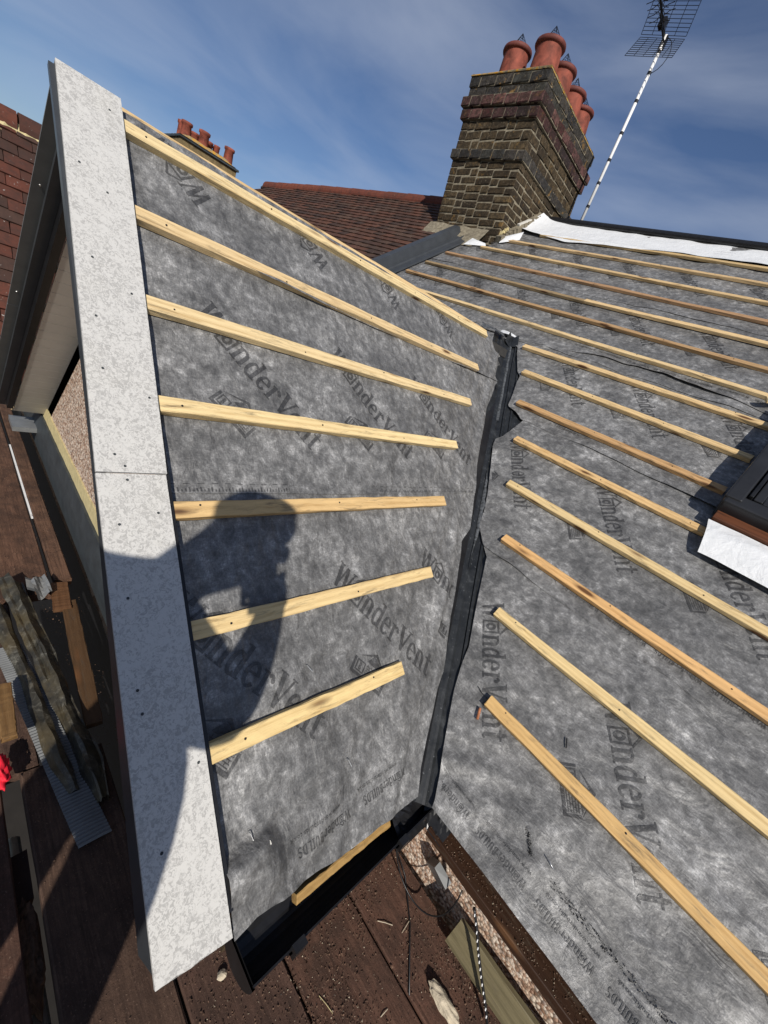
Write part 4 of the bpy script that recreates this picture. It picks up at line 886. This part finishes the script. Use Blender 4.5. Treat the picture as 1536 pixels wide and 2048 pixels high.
# far chimney
fc_ = thing('far_chimney', 'low lichened chimney stack with red pots seen over the gable ridge', 'chimney', (-8.2, 0.7, 0))
g = Geo(); g.box(-8.75, -8.0, 0.22, 1.27, -1.0, 1.39); g.obj('brick_stack', M_farstack, fc_)
g = Geo(); g.box(-8.79, -7.965, 0.19, 1.30, 1.39, 1.425, j=0.006); g.obj('capping_slab', M_lead, fc_)
v, fcc = grid(lambda a, b: Vector((-8.74 + 0.72 * a, 0.22 + 1.04 * b, 1.440 + 0.09 * math.sin(math.pi * a) ** .5 * min(1, 6 * min(b, 1 - b)) + 0.01 * noise.noise(Vector((a * 9, b * 12, 0))))), 12, 18); obj('mortar_cap', v, fcc, M_lichen, fc_)
for (y, x, h, r_) in ((0.36, -8.2, .25, .085), (0.40, -8.55, .29, .075), (0.60, -8.45, .22, .07), (0.66, -8.17, .27, .088), (0.85, -8.42, .22, .07), (0.92, -8.2, .19, .05), (1.0, -8.45, .20, .06), (1.14, -8.17, .27, .085)):
    g = Geo(); g.lathe([(r_ * 1.05, 1.43), (r_ * .92, 1.43 + h * .8), (r_ * 1.12, 1.43 + h * .85), (r_ * 1.12, 1.43 + h), (r_ * .8, 1.43 + h), (r_ * .75, 1.43 + h * .5)], 16, Matrix.Translation((x, y, 0))); g.obj('chimney_pot', M_terra, fc_, smooth=True)

# ------------------------------------------------------------------ scaffold boards and things lying there
ZD = -1.80
def sboard(lab, x0, x1, y0, y1, z=ZD, col=(1, 1, 1), rot=0.0, grp='scaffold boards making the working deck'):
    p0, p1 = Vector((x0, (y0 + y1) / 2, z - 0.038)), Vector((x1, (y0 + y1) / 2 + rot, z - 0.038 + rnd(-.002, .002)))
    L_ = (p1 - p0).length; W = frame(p0, p1 - p0, EZ); w_ = y1 - y0; g = Geo(); c = 0.004; sd_ = rnd(0, 99)
    prof = [(-w_ / 2 + c, 0), (w_ / 2 - c, 0), (w_ / 2, c), (w_ / 2, .038 - c), (w_ / 2 - c, .038)] + [(w_ / 2 - c - (w_ - 2 * c) * k / 8, .038) for k in range(1, 8)] + [(-w_ / 2 + c, .038), (-w_ / 2, .038 - c), (-w_ / 2, c)]
    g.extrude(prof, 30, lambda t, p: Vector((t * L_, p[0] + 0.003 * noise.noise(Vector((t * L_ * 2, sd_, 0))) + rnd(-.0006, .0006), p[1] + (0.002 * noise.noise(Vector((t * L_ * 3, p[0] * 20, sd_))) if p[1] > .02 else 0))))
    o = g.obj('scaffold_board', M_deckwood, None, W=W, color=col); return tag(o, lab, 'board', grp)
sboard('reddish scaffold board running beside the pebbledash wall below the main eave', 1.44, 3.6, -2.105, -1.895, col=(1.08, 0.92, 0.86))
sboard('scaffold board second from the pebbledash wall with scratched parallel lines', 1.44, 3.6, -2.332, -2.112, col=(1.02, 0.88, 0.82))
sboard('scaffold board running out from beneath the black gutter end', 1.44, 3.6, -2.555, -2.340, col=(0.9, 0.85, 0.85))
sboard('long grey brown scaffold board passing under the verge board foot', 0.80, 3.6, -2.760, -2.562, col=(0.95, 0.95, 0.9))
sboard('narrow gritty scaffold board under the ribbed vent strip', 0.05, 0.79, -2.80, -2.715, z=ZD - .004)
sboard('shaded scaffold board at the bottom left corner', 0.2, 3.6, -3.01, -2.800, col=(0.95, 0.8, 0.75), z=ZD - 0.01)
sboard('outer scaffold board beneath the photographer', 0.2, 3.6, -3.26, -3.02); sboard('outermost scaffold board beneath the photographer', 0.2, 3.6, -3.51, -3.27)
sboard('narrow scaffold board beside the black gap along the front wall', -2.2, -0.06, -2.556, -2.492, col=(1.25, 1.15, 1.0))
sboard('wide gritty scaffold board beyond the rolled lead at the left edge', -2.6, 0.02, -2.80, -2.572, col=(1.25, 1.12, 1.0))
g = Geo(); g.box(-1.5, -0.60, -2.5665, -2.5580, ZD - .012, ZD - .006); tag(g.obj('painted_gap_light', M_white), 'thin white strip painted as light showing through the gap beside the narrow scaffold board', 'strip')  # daylight through the board gap, drawn as a thin white bar
tag(batten('timber_offcut', Vector((-0.02, -2.545, ZD - .004)), Vector((0.15, -2.56, ZD - .004)), EZ, None, w=0.06, h=0.02, col=(0.16, 0.10, 0.08)), 'short square timber offcut on the deck beside the wall gap', 'timber')
tag(batten('timber_offcut', Vector((0.10, -2.53, ZD - .01)), Vector((0.72, -2.565, ZD - .02)), EZ, None, w=0.05, h=0.02, col=(0.12, 0.085, 0.07)), 'long thin weathered timber strip leaning in the gap by the front wall', 'timber')
tag(batten('timber_offcut', Vector((0.53, -2.772, -1.735)), Vector((0.73, -2.778, -1.735)), EZ, None, w=0.036, h=0.022, col=(0.26, 0.19, 0.13)), 'short pale timber block lying left of the ribbed grey strip', 'timber')
# things under the deck gap
tag(obj('brick', *(lambda g: (g.box(0.98, 1.10, -2.815, -2.765, -1.93, -1.87, j=.003), (g.v, g.f))[1])(Geo()), M_redtile), 'red brick showing in the gap between the lower left scaffold boards', 'brick')
def lumpf(c, rx, ry, rz, n, seed, amp=.3):
    g = Geo(); vs = []
    for i in range(n + 1):
        for k in range(n * 2):
            th, ph = math.pi * i / n, math.pi * k / n; d = Vector((math.sin(th) * math.cos(ph), math.sin(th) * math.sin(ph), math.cos(th)))
            r_ = 1 + 0.5 * amp * noise.noise(d * 2.6 + Vector((seed, 0, 0))); vs.append(Vector(c) + Vector((d.x * rx, d.y * ry, d.z * rz)) * r_)
    fs = [(i * n * 2 + k, i * n * 2 + (k + 1) % (n * 2), (i + 1) * n * 2 + (k + 1) % (n * 2), (i + 1) * n * 2 + k) for i in range(n) for k in range(n * 2)]
    return vs, fs
v, f = lumpf((0.80, -2.803, -1.755), .045, .020, .010, 22, 3.0, 1.3); tag(obj('red_glove', v, f, M_red, smooth=True), 'crumpled bright red fabric glove at the left edge on the scaffold', 'glove')
v, f = lumpf((1.20, -2.785, -1.90), .12, .025, .05, 12, 8.0, .7); tag(obj('rubble_heap', v, f, M_soil), 'heap of brown rubble below the gap in the boards', 'rubble')
g = Geo(); g.tube([(0.9, -2.79, -1.95), (2.4, -2.77, -1.95)], .024, 12); tag(g.obj('scaffold_tube', M_alu, smooth=True), 'steel scaffold tube below the gap between boards', 'scaffold tube')
# folded old lead
pl = thing('rolled_lead', 'long folded roll of dirty weathered lead lying on the scaffold at the left', 'lead roll', (0.45, -2.67, ZD))
def leadfold(ya, yb, xa, xb, sc, seed, prof):
    n = 70; vs = []; fs = []; m = len(prof)
    for i in range(n + 1):
        a = i / n; x = xa + (xb - xa) * a; yc = ya + (yb - ya) * a + 0.006 * noise.noise(Vector((a * 3, seed, 0)))
        k = sc * (0.80 + 0.25 * noise.noise(Vector((a * 4, seed, 3)))) * (0.55 + 0.45 * min(1, 9 * (1 - a)))
        for q, (py, pz) in enumerate(prof):
            w_ = Vector((x * 14, q * 1.7, seed)); x2 = x + (0.02 * noise.noise(Vector((q * 1.3, seed, 9))) if i in (0, n) else 0)
            vs.append(Vector((x2, yc + (py + 0.006 * noise.noise(w_)) * k, ZD + 0.004 + max(0.0, pz + 0.007 * noise.noise(w_ + Vector((5, 5, 5)))) * k)))
    for i in range(n):
        for q in range(m - 1): b = i * m + q; fs.append((b, b + m, b + m + 1, b + 1))
    return vs, fs
v, f = leadfold(-2.742, -2.650, 0.08, 0.93, 1.0, 2.0, [(-.040, .0), (-.044, .018), (-.030, .040), (-.010, .046), (.006, .036), (.012, .016), (.008, .010), (.004, .004)]); obj('inner_roll', v, f, M_oldlead, pl)
v, f = leadfold(-2.690, -2.602, -0.03, 0.99, 1.0, 6.0, [(-.028, .006), (-.020, .020), (-.012, .050), (-.004, .054), (.014, .044), (.030, .030), (.036, .032), (.040, .016), (.034, .002)]); obj('outer_fold', v, f, M_oldlead, pl)
v, f = leadfold(-2.722, -2.640, -0.08, 0.70, 1.0, 11.0, [(-.020, .030), (-.006, .044), (.004, .042), (.020, .060), (.026, .062)]); obj('torn_edge', v, f, M_oldlead, pl)
# ribbed vent tray strip
g = Geo(); N_ = 150
for i in range(N_ + 1):
    t = i / N_; x = 0.30 + 0.78 * t; yc = -2.742 + 0.105 * t; wd = 0.038; zz = ZD + 0.012 + 0.0035 * (i % 2) + 0.006 * math.sin(5 * t)
    g.v += [Vector((x, yc - wd, zz)), Vector((x, yc - wd * .3, zz + .002)), Vector((x, yc + wd * .3, zz + .002)), Vector((x, yc + wd, zz))]
for i in range(N_):
    for k in range(3): a = i * 4 + k; g.f.append((a, a + 4, a + 5, a + 1))
tag(g.obj('vent_strip', M_vent), 'ribbed grey plastic eaves vent strip lying under the rolled lead', 'vent strip')
g = Geo(); v, f = grid(lambda a, b: Vector((-0.07 + 0.09 * a + .02 * b, -2.655 + 0.055 * b, -1.770 + 0.012 * math.sin(5 * a) - .02 * b + .015 * a)), 5, 5); g.add(v, f); v, f = grid(lambda a, b: Vector((-0.02 + 0.12 * a - .04 * b, -2.64 + 0.05 * b + .01 * a, -1.755 - 0.01 * a + 0.010 * math.sin(6 * b + 3 * a))), 5, 5); g.add(v, f)
tag(g.obj('plastic_scrap', M_vent), 'torn pale green grey plastic scrap beside the rolled lead', 'scrap')
# right side of the deck: timber, mortar chunk, plastic piece, cable, rope
tag(batten('olive_plank', Vector((1.84, -1.925, -1.735)), Vector((3.2, -1.925, -1.715)), Vector((0, -1, 0.25)), None, w=0.085, h=0.02, col=(1, 1, 1), bow=.006), 'pale olive timber plank standing against the wall at the bottom', 'plank')
bpy.data.objects['olive_plank'].data.materials[0] = M_olive
g = Geo(); g.box(-.030, .030, -.012, .012, -.045, .045, Matrix.Translation((1.725, -1.885, -1.71)) @ Matrix.Rotation(.35, 4, 'Y') @ Matrix.Rotation(.5, 4, 'X'), j=.003); tag(g.obj('plastic_offcut', M_vent), 'square grey plastic offcut hanging at the pebbledash wall', 'offcut')
v, f = lumpf((1.915, -2.045, ZD + .014), .052, .019, .015, 14, 5.5, .45); tag(obj('mortar_chunk', v, f, M_chunk), 'elongated pale broken mortar chunk on the reddish scaffold board', 'mortar')
v, f = lumpf((1.520, -2.475, ZD + .006), .010, .012, .008, 6, 1.5, .6); tag(obj('mortar_crumb', v, f, M_chunk), 'small pale crumb lying below the black gutter end', 'mortar')
g = Geo(); g.tube([Vector((1.572, -1.985, -1.575)) * (1 - t) ** 3 + 3 * t * (1 - t) ** 2 * Vector((1.60, -1.98, -1.80)) + 3 * t * t * (1 - t) * Vector((1.85, -1.98, -1.84)) + t ** 3 * Vector((1.797, -1.93, -1.61)) for t in [i / 24 for i in range(25)]], 0.0022, 6); tag(g.obj('black_strand', M_black, smooth=True), 'thin black cable looping below the corner of the two eaves', 'cable')
g = Geo(); g.tube([(1.575, -1.985, -1.58), (1.60, -1.965, -1.70), (1.66, -1.93, -1.792), (1.75, -2.0, -1.797), (1.845, -2.108, -1.797)], 0.0022, 6); tag(g.obj('black_strand', M_black, smooth=True), 'thin black line running from the valley corner down to the deck', 'cable')  # thin black tube from the valley corner, then along the deck
rp = thing('rope', 'black and white flecked rope hanging from the main eave to the deck', 'rope', (1.9, -1.99, -1.6))
rpts = [Vector((interp([(0, 1.839), (.3, 1.895), (.5, 1.931), (1, 2.015)], t) + .003 * math.sin(9 * t), interp([(0, -1.958), (.3, -1.968), (1, -1.972)], t), interp([(0, -1.575), (.3, -1.64), (.5, -1.68), (1, -1.79)], t))) for t in [i / 30 for i in range(31)]]
g = Geo(); g.tube(rpts, 0.004, 8); g.obj('core', M_black, rp, smooth=True)
g = Geo()
for k in range(14):
    c = rpts[2 * k + 1]; d = (rpts[2 * k + 2] - c).normalized(); g.tube([c + Vector((.002, -.0028, .001)), c + d * .009 + Vector((-.001, -.0036, .001))], .0018, 5)
g.obj('white_fleck', M_white, rp)
# black corner shoe where both gutters meet
cs = thing('corner_shoe', 'torn black plastic shoe at the foot of the valley', 'gutter corner', (1.6, -1.95, -1.5))
v, f = grid(lambda a, b: Vector((1.555 + 0.075 * b, -2.07 + 0.18 * a, -1.485 - 0.075 * b * (0.6 + .4 * a) + 0.005 * noise.noise(Vector((a * 12, b * 12, 2))))), 14, 8); obj('gable_wing', v, f, M_black, cs)
v, f = grid(lambda a, b: Vector((1.585 + 0.105 * a, -1.900 - 0.055 * b, -1.490 - 0.055 * b + 0.006 * noise.noise(Vector((a * 12, b * 12, 7))))), 12, 8); obj('main_wing', v, f, M_black, cs)
# loose debris on boards
def deckpts(n, x0, x1, y0, y1, z, fq=5, th=0.0):
    out_ = []
    while len(out_) < n:
        x, y = rnd(x0, x1), rnd(y0, y1)
        if noise.noise(Vector((x * fq, y * fq, 3))) + rnd(-.5, .5) > th: out_.append(Vector((x, y, z + .001)))
    return out_
tag(crumbs('deck_debris', deckpts(9000, 1.46, 2.5, -2.55, -1.90, ZD), M_soil, .0014, .0046), 'brown grit and crumbs scattered over the right hand deck boards', 'debris', kind='stuff')
tag(crumbs('pale_grit', deckpts(1500, 1.46, 2.6, -2.55, -1.90, ZD, th=.1), M_chunk, .0009, .0028), 'pale mortar grit scattered over the right hand deck boards', 'debris', kind='stuff')
tag(crumbs('deck_debris', deckpts(2600, -1.2, 2.0, -2.76, -2.49, ZD), M_soil, .0010, .0034), 'brown grit scattered over the deck boards along the front wall', 'debris', kind='stuff')
tag(crumbs('membrane_debris', [PM(x, u, hM(x, u) + .003) for x, u in [(lambda t: (1.93 + .42 * t + rnd(-.006, .006) * (1 + 2 * t), -2.325 - .0 * t + rnd(-.008, .008)))(rnd(0, 1)) for _ in range(420)]], M_black, .0012, .0034), 'line of black crumbs lying along the main membrane near its eave', 'debris', kind='stuff')
tag(crumbs('membrane_debris', [PM(1.820 + .045 * t + rnd(-.004, .004), -2.275 - .045 * t + rnd(-.005, .005), .006) for t in [rnd(0, 1) for _ in range(140)]], M_black, .001, .003), 'short trail of black crumbs beside the torn spot in the main membrane', 'debris', kind='stuff')
for k in range(9):
    x, y = rnd(1.5, 2.2), rnd(-2.5, -1.95); a = rnd(0, 3.14); l_ = rnd(.012, .05); g = Geo(); d = Vector((math.cos(a), math.sin(a), 0)) * l_
    g.tube([Vector((x, y, ZD + .002)), Vector((x, y, ZD + .004)) + d * .5, Vector((x, y, ZD + .002)) + d], rnd(.0007, .0014), 5)
    tag(g.obj('splinter', M_chunk if k % 3 else M_creamr), 'thin pale wood splinter lying on the gritty right hand deck boards', 'splinter', 'splinters on the deck boards')
# tear, nail and twig on the membrane
v, f = grid(lambda a, b: PM(1.812 + .022 * a + .006 * b, -2.262 - .02 * b, .004 + .008 * math.sin(3 * a) * b), 6, 5); tag(obj('membrane_tear_flap', v, f, M_mem, smooth=True), 'small torn membrane flap standing up near the foot of the main slope', 'membrane')
g = Geo(); g.tube([PM(1.895, -2.292, .012), PM(1.922, -2.300, .010)], .0016, 6); tag(g.obj('nail', M_alu, smooth=True), 'shiny steel nail lying on the main membrane near its eave', 'nail')
g = Geo(); g.tube([PM(1.480, -2.085, .006), PM(1.503, -2.092, .007), PM(1.530, -2.094, .006)], .0011, 5); tag(g.obj('twig', M_black), 'thin dark twig on the membrane beside the valley', 'twig')
g = Geo(); g.tube([PM(1.532, -2.135, .012), PM(1.548, -2.168, .012)], .0042, 8); tag(g.obj('clay_fragment', M_copper), 'orange brown clay fragment under the end of the lowest batten', 'fragment')
g = Geo(); g.tube([PM(1.768, -2.005, .006), PM(1.775, -2.018, .008), PM(1.782, -2.030, .006)], .0018, 5); tag(g.obj('twig', M_black), 'dark twig above the lowest long batten on the main slope', 'twig')
v, f = grid(lambda a, b: PD(1.982 + .007 * b + .003 * math.sin(7 * a), -2.495 + .045 * a, .020 + .008 * a + .003 * b), 10, 3); tag(obj('cream_scrap', v, f, M_soffit, smooth=True), 'sliver of cream debris caught on the folded membrane corner', 'scrap')
v, f = lumpf(PM(2.165, -1.262, .034), .030, .008, .003, 8, 4.0, .9); tag(obj('bark_scab', v, f, M_stain), 'dark bark scab stuck to the top of a long batten below the roof window', 'bark')

# ------------------------------------------------------------------ the photographer, standing behind the camera with a phone
AZ = Vector((0.775, -0.632, 0)); RR = Vector((0.632, 0.775, 0))
def pp(r_, az, h): return CAM + RR * r_ + AZ * az + EZ * h
HF = Vector((-0.60, 0.80, 0)).normalized()
def skin(name, J, E_, mats, region, parent=None, sub=2):
    me = bpy.data.meshes.new(name); me.from_pydata([tuple(j[0]) for j in J], E_, []); o = bpy.data.objects.new(name, me); COL.objects.link(o)
    m = o.modifiers.new('s', 'SKIN'); m.branch_smoothing = 0.6
    for i, j in enumerate(J):
        r_ = j[1] if isinstance(j[1], tuple) else (j[1], j[1]); me.skin_vertices[0].data[i].radius = r_; me.skin_vertices[0].data[i].use_root = (i == 0)
    m2 = o.modifiers.new('b', 'SUBSURF'); m2.levels = sub; m2.render_levels = sub
    dg = bpy.context.evaluated_depsgraph_get(); ev = o.evaluated_get(dg); nm = bpy.data.meshes.new_from_object(ev)
    bpy.data.objects.remove(o)
    for mt in mats: nm.materials.append(mt)
    for p in nm.polygons: p.use_smooth = True; p.material_index = region(p.center)
    return nm
person = thing('person', 'person in dark jacket and cap standing on the scaffold holding up a phone', 'person', pp(-.26, .35, -1.43))
Jn = {'pelvis': (pp(-.215, .37, -.50), (.275, .24)), 'waist': (pp(-.165, .36, -.31), (.28, .23)), 'chest': (pp(-.235, .33, -.18), (.25, .19)), 'upper': (pp(-.265, .31, .045), (.15, .13)), 'neck': (pp(-.20, .29, .075), .062), 'head0': (pp(-.085, .27, .165), .10), 'head1': (pp(-.062, .262, .225), .115), 'head2': (pp(-.058, .265, .285), .075),
      'shR': (pp(-.150, .28, -.070), .098), 'elR': (pp(.010, .215, -.285), .082), 'foR': (pp(.034, .10, -.15), .048), 'wrR': (pp(.036, .045, -.075), .029), 'haR': (pp(.034, .040, -.03), (.034, .022)),
      'shL': (pp(-.36, .29, .040), .105), 'elL': (pp(-.30, .13, -.25), .050), 'foL': (pp(-.19, .08, -.12), .040), 'wrL': (pp(-.10, .06, -.035), .029), 'haL': (pp(-.065, .050, -.012), (.032, .022)),
      'hiR': (pp(-.155, .38, -.66), .165), 'knR': (pp(-.155, .36, -1.02), .09), 'anR': (pp(-.14, .40, -1.37), .048), 'toR': (pp(-.14, .40, -1.41) + HF * .15, .045),
      'hiL': (pp(-.36, .38, -.68), .145), 'knL': (pp(-.40, .35, -1.02), .085), 'anL': (pp(-.41, .40, -1.37), .048), 'toL': (pp(-.42, .40, -1.41) + HF * .15, .045)}
nmz = list(Jn); J = [Jn[k] for k in nmz]; ix = nmz.index
Ed = [(ix(a), ix(b)) for a, b in [('pelvis', 'waist'), ('waist', 'chest'), ('chest', 'upper'), ('upper', 'neck'), ('neck', 'head0'), ('head0', 'head1'), ('head1', 'head2'), ('upper', 'shR'), ('shR', 'elR'), ('elR', 'foR'), ('foR', 'wrR'), ('wrR', 'haR'), ('upper', 'shL'), ('shL', 'elL'), ('elL', 'foL'), ('foL', 'wrL'), ('wrL', 'haL'), ('pelvis', 'hiR'), ('hiR', 'knR'), ('knR', 'anR'), ('anR', 'toR'), ('pelvis', 'hiL'), ('hiL', 'knL'), ('knL', 'anL'), ('anL', 'toL')]]
regs = {k: 0 for k in nmz}
for k in ('neck', 'head0', 'head1', 'head2', 'haR', 'haL'): regs[k] = 1
for k in ('hiR', 'knR', 'hiL', 'knL', 'pelvis'): regs[k] = 2
for k in ('anR', 'toR', 'anL', 'toL'): regs[k] = 3
def reg(c): return regs[min(nmz, key=lambda k: (Jn[k][0] - c).length)]
inst('body', skin('body', J, Ed, [M_jacket, M_face, M_trouser, M_boot], reg), Matrix.Identity(4), person)
# phone: lens at the camera, body behind it
ph = thing('phone', 'dark smartphone held up in both hands of the photographer', 'phone', CAM - fwd * 0.012)
PW = Matrix(((right.x, upv.x, -fwd.x, CAM.x), (right.y, upv.y, -fwd.y, CAM.y), (right.z, upv.z, -fwd.z, CAM.z), (0, 0, 0, 1)))
def pbox(name, x0, x1, y0, y1, z0, z1, mat, b):
    me = bpy.data.meshes.new(name); bm = bmesh.new(); bmesh.ops.create_cube(bm, size=1)
    for v_ in bm.verts: v_.co = Vector((x0 + (x1 - x0) * (v_.co.x + .5), y0 + (y1 - y0) * (v_.co.y + .5), z0 + (z1 - z0) * (v_.co.z + .5)))
    bmesh.ops.bevel(bm, geom=bm.edges[:], offset=b, segments=2, affect='EDGES'); bm.to_mesh(me); bm.free(); me.materials.append(mat); return inst(name, me, PW, ph)
pbox('body', -.055, .016, -.128, .018, .006, .0138, M_black, .0015); pbox('screen', -.0525, .0135, -.125, .0155, .0137, .0143, M_glass, .0002)
pbox('lens_housing', -.020, .013, -.020, .014, .003, .0062, M_wire, .001)
def finger(pts, r_):
    J2 = [(PW @ Vector(p), r_ * (1 - .12 * i)) for i, p in enumerate(pts)]; return J2
hands = []
for side in (-1, 1):
    wr = Jn['haL' if side < 0 else 'haR'][0]; lw = PW.inverted() @ wr
    for k in range(5):
        if side < 0: base, knu, tip = (lw.x * .8, lw.y * .5 - .018 * k + .03, .030), (-.068, -.030 - .019 * k, .016), (-.052, -.030 - .019 * k, .0035 if k < 4 else .018)
        else: base, knu, tip = (.040, -.050 - .018 * k + .02, .030), (.030, -.042 - .018 * k, .016), (.014, -.044 - .018 * k, .0025 if k < 4 else .018)
        Jf = [(wr, .014), (PW @ Vector(base), .0095), (PW @ Vector(knu), .0085), (PW @ Vector(tip), .0070)]
        nmf = skin('finger', Jf, [(0, 1), (1, 2), (2, 3)], [M_face], lambda c: 0, sub=1); inst('finger', nmf, Matrix.Identity(4), person)
# face details and cap
HC = Jn['head1'][0]; HW = frame(HC, HF, EZ)   # local x forward, z up
def hpart(name, c, r_, mat, sub=10):
    v_, f_ = lumpf((0, 0, 0), *r_, sub, 1.0, 0.0); return obj(name, [HW @ (Vector(c) + q) for q in v_], f_, mat, person, smooth=True)
hpart('nose', (.105, 0, -.02), (.018, .012, .020), M_face); hpart('ear', (0, .095, -.015), (.018, .010, .030), M_face); hpart('ear', (0, -.095, -.015), (.018, .010, .030), M_face)
for s_ in (-1, 1): hpart('eye', (.090, s_ * .032, .012), (.010, .013, .009), M_white)
hpart('mouth', (.095, 0, -.062), (.008, .022, .005), M_stain); hpart('cap', (-.005, 0, .055), (.108, .102, .065), M_jacket, 14)
v, f = grid(lambda a, b: HW @ Vector((.07 + .085 * a, (b - .5) * .15 * (1 - .25 * a), .058 - .012 * a - .02 * (2 * b - 1) ** 2)), 8, 8); obj('cap_peak', v, f, M_jacket, person, smooth=True)
